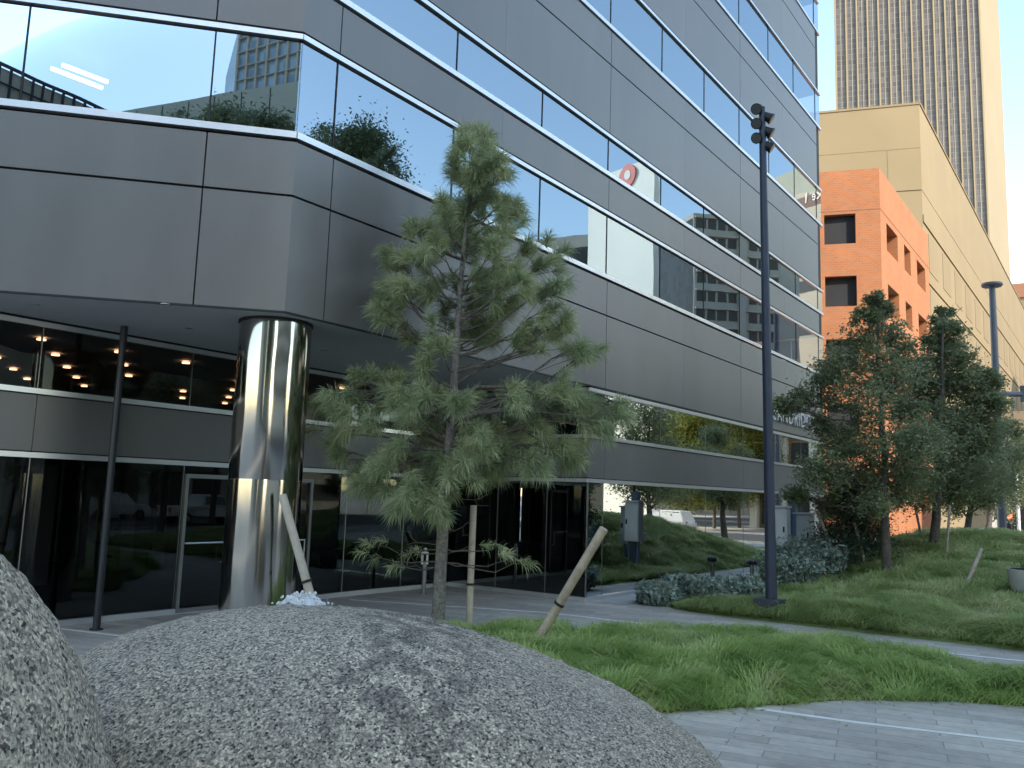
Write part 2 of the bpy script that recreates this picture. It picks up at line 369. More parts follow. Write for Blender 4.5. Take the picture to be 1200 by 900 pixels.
m = MB(); m.box((-1500,-1500,-.5),(1500,1500,0.)); tag(m.build('ground', MT['paver']), kind='structure')
m = MB(); m.prism([(13,-120),(29,-120),(29,260),(13,260)], .004, .008); tag(m.build('road', MT['asphalt']), kind='structure')
m = MB(); m.prism([(-130,52),(12.99,52),(12.99,66),(-130,66)], .004, .008); m.prism([(29.01,52),(150,52),(150,66),(29.01,66)], .004, .008)
tag(m.build('cross_road', MT['asphalt']), kind='structure')
m = MB()
for y in range(-80, 240, 6):
    if not 48 < y < 68: m.prism([(20.9,y),(21.05,y),(21.05,y+3),(20.9,y+3)], .009, .012)
for x in range(-100, 130, 6):
    if not 9 < x < 30: m.prism([(x,58.9),(x+3,58.9),(x+3,59.05),(x,59.05)], .009, .012)
for k in range(9): m.prism([(14+k*1.7,49.2),(14.6+k*1.7,49.2),(14.6+k*1.7,51.2),(14+k*1.7,51.2)], .009, .012)
tag(m.build('road_marking', MT['paint']), kind='structure')
m = MB()
for a, b in (((12.8,-120),(13,51.8)), ((29,-120),(29.2,51.8)), ((12.8,66.2),(13,260)), ((29,66.2),(29.2,260)), ((-130,51.8),(12.8,52)), ((29.2,51.8),(150,52)), ((-130,66),(12.8,66.2)), ((29.2,66),(150,66.2))):
    m.box((a[0],a[1],0),(b[0],b[1],.13))
tag(m.build('kerb', MT['concrete']), kind='structure')
m = MB()
m.prism([(-10.55,18.3),(-9.75,18.3),(-9.55,22),(-9.75,30),(-9.75,46),(-10.55,46)], .004, .008)
m.prism([(7.2,-60),(12.8,-60),(12.8,51.8),(7.2,51.8)], .004, .008); m.prism([(-60,47),(7.2,47),(7.2,51.8),(-60,51.8)], .004, .008)
m.prism([(-60,66.2),(12.8,66.2),(12.8,71),(-60,71)], .004, .008)
tag(m.build('sidewalk', MT['walk']), kind='structure')
m = MB()
def strip(pts, w=.05):
    for a, b in zip(pts[:-1], pts[1:]):
        a = np.array(a[:2]); b = np.array(b[:2]); t = (b-a)/np.linalg.norm(b-a); n = np.array([-t[1],t[0]])*w
        m.prism([a-n, b-n, b+n, a+n], .003, .007)
strip([gr(410,703),gr(640,718),gr(780,734),gr(1000,754),gr(1200,775),gr(1400,796)])
strip([gr(885,830.5),gr(1005,847),gr(1200,870),gr(1400,893)], .045)
strip([gr(20,733),gr(80,738),gr(155,747),gr(330,768)], .045)
strip([gr(60,800),gr(200,828)], .045)
tag(m.build('paving_line', MT['strip']), kind='structure')

def grid_terrain(name, x0, x1, y0, y1, st, hf, mat, keep=None):
    xs = np.arange(x0, x1+1e-6, st); ys = np.arange(y0, y1+1e-6, st); X, Y = np.meshgrid(xs, ys)
    Z = hf(X, Y); V = np.c_[X.ravel(), Y.ravel(), Z.ravel()]; nx = len(xs)
    i = (np.arange(len(ys)-1)[:,None]*nx+np.arange(nx-1)[None]).ravel()
    T = np.r_[np.c_[i, i+1, i+nx+1], np.c_[i, i+nx+1, i+nx]]
    if keep is not None: T = T[keep(V[T].mean(1))]
    return npmesh(name, V, T, mat, smooth=True)
def moundz(X, Y): return mound(X, Y)-.02+.04*sm(mound(X, Y), .02, .06)
tag(grid_terrain('grass_mound', -9.7, 6.2, 18.2, 50, .25, moundz, MT['soil']), kind='structure')
def lawnh(x, y):
    P = np.c_[np.ravel(x), np.ravel(y)]; d = np.where(inpoly(P, LAWN), edgedist(P, LAWN), 0)
    return (sm(d, 0, .5)*.14 + sm(d, .3, 1.6)*.1 + .04*np.sin(1.7*P[:,0]+P[:,1])*np.sin(1.1*P[:,1]-P[:,0])*sm(d, .3, 1)).reshape(np.shape(x))
tag(grid_terrain('lawn', -12, 2.2, 8, 17.2, .1, lambda X, Y: lawnh(X, Y)+.006, MT['soil'], lambda c: inpoly(c[:,:2], LAWN)), kind='structure')

# ------------------------------------------------------------------ grass blades (stuff)
def flow(x, y, s=1.):
    a = 1.9*np.sin(.9*s*x+.5*s*y)+1.7*np.sin(.55*s*y-.8*s*x+1.3)+1.2*np.sin(1.9*s*x-1.3*s*y+.6)+.8*np.sin(2.9*s*y+1.7*s*x)
    return a
def blades(name, P, H, ang, lean, width, mat, label, rng):
    n = len(P); d = np.c_[np.cos(ang), np.sin(ang), np.zeros(n)]; w = np.c_[-np.sin(ang), np.cos(ang), np.zeros(n)]
    tw = rng.uniform(-1.2, 1.2, n); w = w*np.cos(tw)[:,None]+d*np.sin(tw)[:,None]
    w = w*width[:,None]/2
    L1 = lean[:,None]; up = np.array([0,0,1.])
    p0 = P; p1 = P+(up*.55+d*.3*L1)*H[:,None]
    p2 = P+(up*np.maximum(.28,.95-.38*L1)+d*.9*L1)*H[:,None]
    V = np.stack([p0-w, p0+w, p1-w*.8, p1+w*.8, p2], 1).reshape(-1, 3)
    b = np.arange(n)[:,None]*5
    T = np.concatenate([b+[0,1,3], b+[0,3,2], b+[2,3,4]], 1).reshape(-1, 3)
    o = npmesh(name, V, T, mat); return tag(o, label, 'grass', kind='stuff')
def tufted(cand, hf, nb, H0, sc, rng):
    """cand tuft centres -> blade roots, heights, angles"""
    n = len(cand); fl = flow(cand[:,0], cand[:,1], sc); th = rng.uniform(.55, 1.35, n)*(.75+.35*np.sin(fl*1.7)); da = fl*1.25+rng.normal(0, .45, n)
    q = np.repeat(np.arange(n), nb); a0 = rng.uniform(0, 6.28, len(q)); rr = np.abs(rng.normal(0, .075, len(q)))
    P = cand[q]+np.c_[np.cos(a0), np.sin(a0)]*rr[:,None]
    vx = np.cos(a0)*.75+np.cos(da[q])*1.1+rng.normal(0, .25, len(q)); vy = np.sin(a0)*.75+np.sin(da[q])*1.1+rng.normal(0, .25, len(q))
    return P, H0*th[q]*rng.uniform(.55, 1.2, len(q)), np.arctan2(vy, vx)
rng = np.random.default_rng(5)
C0 = np.c_[rng.uniform(-12, 2.2, 13000), rng.uniform(8, 17.2, 13000)]; C0 = C0[inpoly(C0, LAWN)]
P, hgt, ang = tufted(C0, lawnh, 38, .31, 1.1, rng); k = inpoly(P, LAWN) | (rng.random(len(P)) < .35)
P, hgt, ang = P[k], hgt[k], ang[k]; ed = edgedist(P, LAWN); c0 = LAWN.mean(0); outw = np.arctan2(P[:,1]-c0[1], P[:,0]-c0[0])
ang = np.where((ed < .12) & (rng.random(len(P)) < .6), outw+rng.normal(0, .8, len(P)), ang); hgt = hgt*(.7+.3*sm(ed, 0, .3))
blades('lawn_grass', np.c_[P, lawnh(P[:,0], P[:,1])], hgt, ang, rng.uniform(.75, 2., len(P)), rng.uniform(.009, .016, len(P)), MT['grass'],
       'long swirling green fescue of the near lawn below the young pine', rng)
n = 26000; C0 = np.c_[rng.uniform(-9.6, 5, n), 18.25+23*rng.random(n)**1.5]; C0 = C0[mound(C0[:,0], C0[:,1]) > .03]
P, hgt, ang = tufted(C0, mound, 24, .34, .8, rng); k = mound(P[:,0], P[:,1]) > .02; P, hgt, ang = P[k], hgt[k], ang[k]
ang = np.where((P[:,1] < 18.6) & (rng.random(len(P)) < .6), -math.pi/2+rng.normal(0, .7, len(P)), ang); dist = np.hypot(P[:,0], P[:,1])
blades('mound_grass', np.c_[P, mound(P[:,0], P[:,1])], hgt, ang, rng.uniform(.75, 2., len(P)), rng.uniform(.6, 1.1, len(P))*dist*.0008, MT['grass2'],
       'long wavy grass covering the mound behind the lamp post', rng)

P = []
for k in range(420):
    i = rng.integers(0, len(LAWN)); a = LAWN[i]; b = LAWN[(i+1) % len(LAWN)]; q = a+(b-a)*rng.random()+rng.normal(0, .45, 2)
    if not inpoly(q[None], LAWN)[0]: P.append((q[0], q[1], .012))
for k in range(140):
    P.append((rng.uniform(-9, 1), rng.uniform(9, 18), .012))
P = np.array(P); P = P[~inpoly(P[:,:2], LAWN)]; n = len(P); a = rng.uniform(0, 6.28, n); l = rng.uniform(.015, .045, n)[:,None]
u = np.c_[np.cos(a), np.sin(a), rng.uniform(-.15, .15, n)]*l; w = np.c_[-np.sin(a), np.cos(a), rng.uniform(-.2, .2, n)]*l*.4
V = np.stack([P-u, P+w, P+u, P-w+[0,0,.004]], 1).reshape(-1, 3); i = np.arange(n)[:,None]*4
tag(npmesh('leaf_litter', V, np.concatenate([i+[0,1,2], i+[0,2,3]], 1).reshape(-1, 3), simple('dry_leaf', (.28,.19,.09), .8, 0, .4, 9.)), 'dry brown leaves scattered on the paving beside the lawn', 'leaf litter', kind='stuff')

# ------------------------------------------------------------------ main office building
FR = (OL, np.array([0,1.,0]), np.array([1.,0,0]))            # s = y - CY
FL = (OL, TL, NL)
FG = (np.array([XG,0,0]), np.array([0,1.,0]), np.array([1.,0,0]))     # recessed glazing, s = y
FP = (np.array([XF,YR,0]), np.array([-1.,0,0]), np.array([0,-1.,0]))  # return wall, s = XF - x
FB = (np.array([XF,YR,0]), np.array([0,1.,0]), np.array([1.,0,0]))    # lower block, s = y - YR
SR, SLEN = 29.85, 13.
B = thing('office_building', 'dark grey metal panelled office building with ribbon windows and a polished corner column', 'building', (XF-6, 20, 0))
PANELS = [(5.27,7.15),(7.19,8.08),(10.0,10.86),(12.13,14.03),(14.07,15.0),(16.86,18.7),(18.74,19.62),(21.52,23.4),(23.44,24.3),(26.1,28.),(28.04,29.)]
BANDS = [(8.08,10.0),(10.86,12.13),(15.0,16.86),(19.62,21.52),(24.3,26.1),(29.,30.7)]
jR = [.81+9.45*k for k in range(4)]; fR = [jR[0]+4.725+9.45*k for k in range(3)]
segR = [(0,.81)]+[(a, a+4.725) for a in np.arange(.81, 29, 4.725)]
jL = [1.38, 6.1, 10.82]
segL = [(0,1.38),(1.38,6.1),(6.1,10.82),(10.82,SLEN)]
def cladding(F, segs, length, strong):
    for z0, z1 in PANELS+[(30.7,33.2)]:
        m = MB()
        for a, b in segs:
            a = max(a, 0); b = min(b, length)
            ga = .012 if any(abs(a-s) < .05 for s in strong) else (.0025 if a > 0 else 0); gb = .012 if any(abs(b-s) < .05 for s in strong) else (.0025 if b < length else 0)
            m.fbox(F, a+ga, b-gb, z0, z1, -.08, 0)
        m.build('cladding', MT['panel'], B)
cladding(FR, segR, SR, jR); cladding(FL, segL, SLEN, jL)
# dark backing behind the joints and slabs behind the cladding
poly_out = [(XF-.085, CY+.03), tuple((OL+TL*SLEN-NL*.085)[:2]), (-34, -1.0), (-34, CY+SR-.03), (XF-.085, CY+SR-.03)]
poly_in = [(XF-5.5, CY+2.2), tuple((OL+TL*SLEN-NL*5.5)[:2]), (-34, 4.), (-34, CY+SR-.3), (XF-5.5, CY+SR-.3)]
m = MB()
lev = [5.3]
zs = [(5.30,8.1),(9.97,10.9),(12.1,15.03),(16.82,19.65),(21.48,24.33),(26.06,29.03),(30.66,33.2)]
for a, b in zs: m.prism(poly_out[::-1], a, b)
m.build('floor_slab', MT['gasket'], B)
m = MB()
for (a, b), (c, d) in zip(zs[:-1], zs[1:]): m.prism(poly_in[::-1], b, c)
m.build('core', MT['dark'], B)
m = MB(); m.prism(poly_out[::-1], 33.2, 33.5); m.build('roof', MT['concrete'], B)
# window bands: sill and head trims, panes, mullions
def band(F, z0, z1, cuts, length, first=0., each=True):
    m = MB(); m.fbox(F, first, length, z0+.06, z0+.17, -.1, .03); m.build('window_sill', MT['trim'], B)
    m = MB(); m.fbox(F, first, length, z1-.14, z1-.05, -.1, .02); m.build('window_head', MT['trim'], B)
    if not each:
        g = MB(); g.fquad(F, first, length, z0+.19, z1-.18, -.045); g.build('glazing', MT['glass'], B); return
    cs = [first]+[c for c in cuts if first < c < length]+[length]
    for a, b in zip(cs[:-1], cs[1:]):
        g = MB(); g.fquad(F, a+(.012 if a > first else .0), b-(.012 if b < length else 0), z0+.19, z1-.18, -.045)
        w = g.build('window', MT['glass'], B)
        if b < length: m = MB(); m.fbox(F, b-.012, b+.012, z0+.17, z1-.14, -.09, -.03); m.build('mullion', MT['gasket'], w)
cutR = [.81+3.15*k for k in range(10)]
for i, (z0, z1) in enumerate(BANDS): band(FR, z0, z1, cutR, SR, each=i < 5); band(FL, z0, z1, [1.38,4.15,7.3,10.4], SLEN, each=i == 0)
# soffit
m = MB(); m.prism([(XF-.01, CY+.005), tuple((OL+TL*SLEN-NL*.01)[:2]), (-33, -1), (-33, CY+SR-.05), (XF-.01, CY+SR-.05)][::-1], 5.245, 5.265); m.build('soffit', MT['soffit'], B)
m = MB(); m.fbox(FR, 0, SR, 5.235, 5.27, -.012, .006); m.fbox(FL, 0, SLEN, 5.235, 5.27, -.012, .006); m.build('drip_edge', MT['gasket'], B)
m = MB()
for x, y in ((-11.9,7.2),(-13.4,8.6),(-12.9,11.3),(-12.9,13.4),(-12.9,15.6),(-13.9,6.2)): m.lathe((x,y,5.238), [(.07,.0),(.07,.006)], 16)
m.build('soffit_light', MT['trim'], B)

def lower_wall(F, s0, s1, cuts, gm='gglass'):
    """recessed two-storey glazing: base, glass, trim, panel, trim, glass"""
    for nm, z0, z1, dd in (('base_trim',0,.1,.03),('window_head',2.86,2.95,.03),('window_sill',3.95,4.04,.03),('window_head',5.11,5.2,.02)):
        m = MB(); m.fbox(F, s0, s1, z0, z1, -.1, dd); m.build(nm, MT['trim'], B)
    for z0, z1 in ((5.2,5.245),(2.95,2.975),(3.925,3.95)):
        m = MB(); m.fbox(F, s0, s1, z0, z1, -.1, 0.); m.build('gasket_line', MT['gasket'], B)
    m = MB(); 
    pc = [s0]+[c for c in cuts[::3]]+[s1]
    for a, b in zip(pc[:-1], pc[1:]): m.fbox(F, a+(.006 if a > s0 else 0), b-(.006 if b < s1 else 0), 2.975, 3.925, -.1, -.004)
    m.build('cladding', MT['panel'], B)
    cs = [s0]+list(cuts)+[s1]
    for z0, z1, mm in ((.1,2.86,gm),(4.04,5.11,gm)):
        for a, b in zip(cs[:-1], cs[1:]):
            g = MB(); g.fquad(F, a+.008, b-.008, z0, z1, -.03); w = g.build('window', MT[mm], B)
            if b < s1: m = MB(); m.fbox(F, b-.009, b+.009, z0, z1, -.07, -.025); m.build('mullion', MT['steel'], w)
lower_wall(FB, 0, SR-(YR-CY), [.82+3.22*k for k in range(6)], 'sideglass')
lower_wall(FP, 0, XF-XG-.03, [.02, 1.2, 2.75])
lower_wall(FG, 3.6, YR, [6.9, 9.83, 11.05, 12.0, 14.2, 16.2])
# doors: frame + leaf
for a, b in ((9.85,11.0),(12.05,13.1)):
    d = MB()
    d.fbox(FG, a, a+.07, .02, 2.7, -.02, .04); d.fbox(FG, b-.07, b, .02, 2.7, -.02, .04); d.fbox(FG, a+.07, b-.07, 2.62, 2.7, -.02, .04); d.fbox(FG, a+.07, b-.07, .02, .1, -.02, .035)
    dd = d.build('door', MT['steel'], B)
    h = MB(); f = lambda s, z, q: (XG+q, s, z)
    h.tube([f(a+.09,1.35,.08), f(b-.2,1.35,.08), f(b-.2,.95,.08)], .018, 8); h.tube([f(a+.09,1.35,.08), f(a+.09,1.35,.0)], .015, 8); h.tube([f(b-.2,.95,.08), f(b-.2,.95,.0)], .015, 8)
    h.build('handle', MT['trim'], dd)
# lower interior
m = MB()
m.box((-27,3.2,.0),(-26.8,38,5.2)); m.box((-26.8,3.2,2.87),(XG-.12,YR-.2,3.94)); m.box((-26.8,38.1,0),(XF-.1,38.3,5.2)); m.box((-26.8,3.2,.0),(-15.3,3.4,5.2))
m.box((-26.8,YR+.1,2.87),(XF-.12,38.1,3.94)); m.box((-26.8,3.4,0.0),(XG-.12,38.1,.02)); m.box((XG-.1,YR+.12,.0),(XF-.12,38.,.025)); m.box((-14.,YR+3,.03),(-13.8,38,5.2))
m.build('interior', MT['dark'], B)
m = MB()
for k in range(6): m.box((-19-1.1*k,6.5+1.7*k,.02),(-18.8-1.1*k,6.9+1.7*k,2.86))
m.build('inner_column', MT['postgrey'], B)
for i in range(6):
    for j in range(8):
        x = -15.25-1.8*i; y = 8.25+1.15*i+1.58*j-3.2
        if 4 < y < 17.5 and (i*5+j*3) % 7 not in (3, 5):
            l = MB(); l.lathe((x,y,5.19), [(.085,0),(.085,.03)], 12); l.build('downlight', MT['lamp'], B)
l = MB()
for a, b in (((60,80),(120,103)), ((73,76),(126,96))):
    p = gr(*a, 9.75); q = gr(*b, 9.75); l.tube([p, q], .04, 8)
l.build('ceiling_lamp', MT['tube'], B)
m = MB(); m.box((-15.9,10.3,4.72),(-15.85,10.75,4.95)); m.build('exit_sign', simple('green_sign', (.01,.05,.03), .6, 0, 0), B)
# polished column and slim post
m = MB(); cx, cy = -11.52, 9.02
m.lathe((cx,cy,0), [(.59,.0),(.59,2.6),(.59,2.602),(.588,2.61),(.59,2.62),(.59,5.2)], 72); o = m.build('column', MT['chrome'], B, True)
m = MB(); m.lathe((cx,cy,5.2), [(.61,0),(.61,.046)], 72); m.build('column_collar', MT['gasket'], B, True)
m = MB(); m.tube([(-14.3,7.91,0),(-14.3,7.91,5.24)], .062, 20); m.lathe((-14.3,7.91,.002), [(.11,0),(.11,.02)], 20); m.build('slim_post', MT['postgrey'], B, True)
# facade sign
def tomesh(o):
    bpy.context.view_layer.update(); me = bpy.data.meshes.new_from_object(o.evaluated_get(bpy.context.evaluated_depsgraph_get())); me.name = o.name
    n = bpy.data.objects.new('lettering', me); bpy.data.objects.remove(o); COL.objects.link(n); n.name = 'sign_lettering'; return n
t = bpy.data.curves.new('sign_lettering', 'FONT'); t.body = 'SANDRIDGE'; t.size = .82; t.extrude = .05; t.space_character = 1.18
so = bpy.data.objects.new('sign_lettering', t); COL.objects.link(so); t.materials.append(MT['trim'])
so = tomesh(so); so.location = (XF+.07, 31.2, 5.6); so.rotation_euler = (rad(90), 0, rad(90)); so.parent = B; so.matrix_parent_inverse = parent_inv(B)

# ------------------------------------------------------------------ boulders
FH = np.array([-math.sin(rad(36.0228)), math.cos(rad(36.0228)), 0]); RH = np.array([FH[1], -FH[0], 0])
HU = [(-2.5,.5),(-2.44,1.1),(-2.377,1.434),(-2.253,1.555),(-2.13,1.64),(-2.006,1.697),(-1.883,1.736),(-1.759,1.775),(-1.636,1.796),(-1.512,1.814),(-1.389,1.827),(-1.266,1.836),(-1.142,1.84),(-1.019,1.839),(-.895,1.838),(-.772,1.835),(-.648,1.821),(-.525,1.808),(-.402,1.786),(-.278,1.749),(-.155,1.715),(-.031,1.677),(.092,1.639),(.216,1.596),(.339,1.548),(.463,1.5),(.586,1.455),(.709,1.394),(.833,1.334),(.956,1.263),(1.08,1.196),(1.203,1.096),(1.327,.957),(1.42,.7),(1.47,.4)]
def boulder(name, us, hs, c, wfun, mat, label, seed, p=2.4):
    uu = np.interp(np.linspace(0, 1, 150), np.linspace(0, 1, len(us)), us); hh = np.interp(uu, us, hs)
    th = np.linspace(0, math.pi, 110); cth, sth = np.cos(th), np.sin(th)
    w = wfun(uu)[:,None]
    V = c+w*np.sign(cth)*abs(cth)**(2/p); Z = hh[:,None]*abs(sth)**(2/p); U = uu[:,None]+0*V
    X = U[...,None]*RH+V[...,None]*FH+Z[...,None]*np.array([0,0,1.])
    n = np.zeros(U.shape)
    r = np.random.default_rng(seed)
    for k in range(26):
        d = r.normal(0, 1, 3); d /= np.linalg.norm(d); fq = r.uniform(2, 16); n += np.sin((X@d)*fq+r.uniform(0, 6))*.011/fq
    for k in range(40):
        d = r.normal(0, 1, 3); d /= np.linalg.norm(d); fq = r.uniform(40, 110); n += np.sin((X@d)*fq+r.uniform(0, 6))*.0011
    ctr = np.array([0,0,.4])+c*FH+RH*np.mean(us); D = X-ctr; D /= np.linalg.norm(D, axis=-1)[...,None]
    X = X+D*n[...,None]; X[...,2] = np.maximum(X[...,2], 0)
    a, b = U.shape; i = (np.arange(a-1)[:,None]*b+np.arange(b-1)).ravel()
    T = np.r_[np.c_[i, i+b, i+b+1], np.c_[i, i+b+1, i+1]]
    V = X.reshape(-1, 3)
    e0 = V[:b].mean(0); e1 = V[-b:].mean(0); V = np.r_[V, [e0, e1]]
    T = np.r_[T, [[k, k+1, a*b] for k in range(b-1)], [[(a-1)*b+k+1, (a-1)*b+k, a*b+1] for k in range(b-1)]]
    o = npmesh(name, V, T, mat, smooth=True); return tag(o, label, 'boulder')
boulder('granite_boulder', [u for u, h in HU], [h for u, h in HU], 4.7, lambda u: 1.75*np.sqrt(np.clip(1-((u+.55)/2.1)**4, .02, 1)), MT['granite'],
        'wide rounded speckled granite boulder with water bubbling from its top', 1)
HL = [(-3.75,.6),(-3.65,1.3),(-3.45,1.95),(-3.2,2.25),(-2.9,2.36),(-2.606,2.41),(-2.4,2.406),(-2.21,2.392),(-2.111,2.372),(-2.012,2.335),(-1.913,2.294),(-1.814,2.225),(-1.715,2.105),(-1.615,1.96),(-1.516,1.755),(-1.417,1.5),(-1.318,1.13),(-1.25,.75),(-1.21,.4)]
boulder('granite_boulder', [u for u, h in HL], [h for u, h in HL], 2.9, lambda u: 1.0*np.sqrt(np.clip(1-((u+2.5)/1.4)**4, .03, 1)), MT['granite2'],
        'tall steep granite boulder cut off by the left edge of the view', 3)
# bubbling water
r = np.random.default_rng(8); bp = at(353, 716, 5.05); m = MB()
th = np.linspace(0, 2*math.pi, 49)[:-1]; ph = np.linspace(0, 1, 18)
vs = []; fs = []
for i, p in enumerate(ph):
    for k, t in enumerate(th):
        R = .165*(1-(1-p)**2)**.5*(1+.1*math.sin(5*t+9*p)+.05*math.sin(11*t-14*p)+r.normal(0, .035)); 
        vs.append((bp[0]+R*math.cos(t), bp[1]+R*math.sin(t), bp[2]-.035+.125*(1-p)**1.1*(1+r.normal(0, .06))+r.normal(0, .004)))
for i in range(len(ph)-1):
    for k in range(48): fs.append((i*48+k, i*48+(k+1)%48, (i+1)*48+(k+1)%48, (i+1)*48+k))
m.add(vs, fs)
for k in range(130):
    a = r.uniform(0, 6.28); d = r.uniform(.0, .2); p = (bp[0]+d*math.cos(a), bp[1]+d*math.sin(a), bp[2]+.1*(1-(d/.2)**2)+r.uniform(-.03, .02)); q = r.uniform(.003, .012)
    m.tube([(p[0],p[1],p[2]-q),(p[0],p[1],p[2]),(p[0],p[1],p[2]+q)], [q*.4, q, q*.4], 6)
tag(m.build('water_jet', MT['foam'], None, True), 'low white froth of water bubbling out of the boulder top', 'fountain water')

# ------------------------------------------------------------------ foliage helpers
def leaves(centers, sig, npc, size, rng, flat=.6):
    """leaf-sized folded quads around cluster centres -> V, T"""
    n = len(centers)*npc; c = np.repeat(centers, npc, 0); s = np.repeat(sig, npc)[:,None] if hasattr(sig, '__len__') else sig
    P = c+rng.normal(0, 1, (n,3))*s*np.array([1,1,.75])
    nrm = rng.normal(0, 1, (n,3)); nrm[:,2] = abs(nrm[:,2])+flat; nrm /= np.linalg.norm(nrm, axis=1)[:,None]
    a = rng.normal(0, 1, (n,3)); a -= (a*nrm).sum(1)[:,None]*nrm; a /= np.linalg.norm(a, axis=1)[:,None]; b = np.cross(nrm, a)
    L = (size*rng.uniform(.6, 1.3, n))[:,None]; w = L*.27
    V = np.stack([P-a*L*.5, P+b*w+nrm*L*.06, P+a*L*.5-nrm*L*.1, P-b*w+nrm*L*.06], 1).reshape(-1, 3)
    i = np.arange(n)[:,None]*4; T = np.concatenate([i+[0,1,2], i+[0,2,3]], 1).reshape(-1, 3)
    return V, T
def curve(a, b, sag, n=5, rng=None, wob=0.):
    a = np.array(a, float); b = np.array(b, float); t = np.linspace(0, 1, n)[:,None]
    p = a+(b-a)*t; p[:,2] += sag*np.sin(t[:,0]*math.pi)
    if rng is not None: p[1:-1] += rng.normal(0, wob, (n-2,3))
    return p
def tree(name, label, base, trunk, lobes, leafmat, seed, size=.11, dens=1., tr=.14, group=None, bark='bark', cat='tree', sigk=.29, npc=75):
    """base, trunk top, lobes [(centre, radius)]"""
    rng = np.random.default_rng(seed); base = np.array(base, float); top = np.array(trunk, float)
    T0 = thing(name, label, cat, base, group)
    m = MB(); tp = curve(base-[0,0,.1], top, 0, 8, rng, tr*.35); m.tube(tp, np.linspace(tr, tr*.22, 8), 10); m.build('trunk', MT[bark], T0, True)
    m = MB(); cs = []; sg = []
    for c, r in lobes:
        c = np.array(c, float); h = np.clip((c[2]-base[2]-r*.9)/(top[2]-base[2]+1e-6), .22, .93); k = h*7; i = int(min(k, 6)); s = tp[i]+(tp[i+1]-tp[i])*(k-i)
        ln = np.linalg.norm(c-s); b = curve(s, c, -.06*ln, 6, rng, .04*ln); m.tube(b, np.linspace(tr*.34*(1-h*.5), .012, 6), 6)
        k = max(8, int(16*r*r*dens+12)); d = rng.normal(0, 1, (k,3)); d /= np.linalg.norm(d, axis=1)[:,None]; pts = c+d*(r*rng.uniform(.35, 1., k)**.7)[:,None]*np.array([1,1,.8])
        for p in pts[:14]: m.tube(curve(b[3+rng.integers(0, 3)], p, .05, 4, rng, .03), [.014,.01,.007,.004], 4, cap=False)
        cs += list(pts); sg += [r*sigk*rng.uniform(.7, 1.3) for _ in pts]
    m.build('branches', MT[bark], T0, True)
    V, T = leaves(np.array(cs), np.array(sg), npc, size, rng); npmesh('crown', V, T, MT[leafmat], T0)
    return T0
def rnd_lobes(c, R, H, n, r, seed):
    rng = np.random.default_rng(seed); out = []
    for k in range(n):
        a = rng.uniform(0, 6.28); z = rng.uniform(-1, 1); q = math.sqrt(1-z*z*.9)*rng.uniform(.3, 1.)
        out.append(((c[0]+R*q*math.cos(a), c[1]+R*q*math.sin(a), c[2]+H*z), r*rng.uniform(.7, 1.25)))
    return out

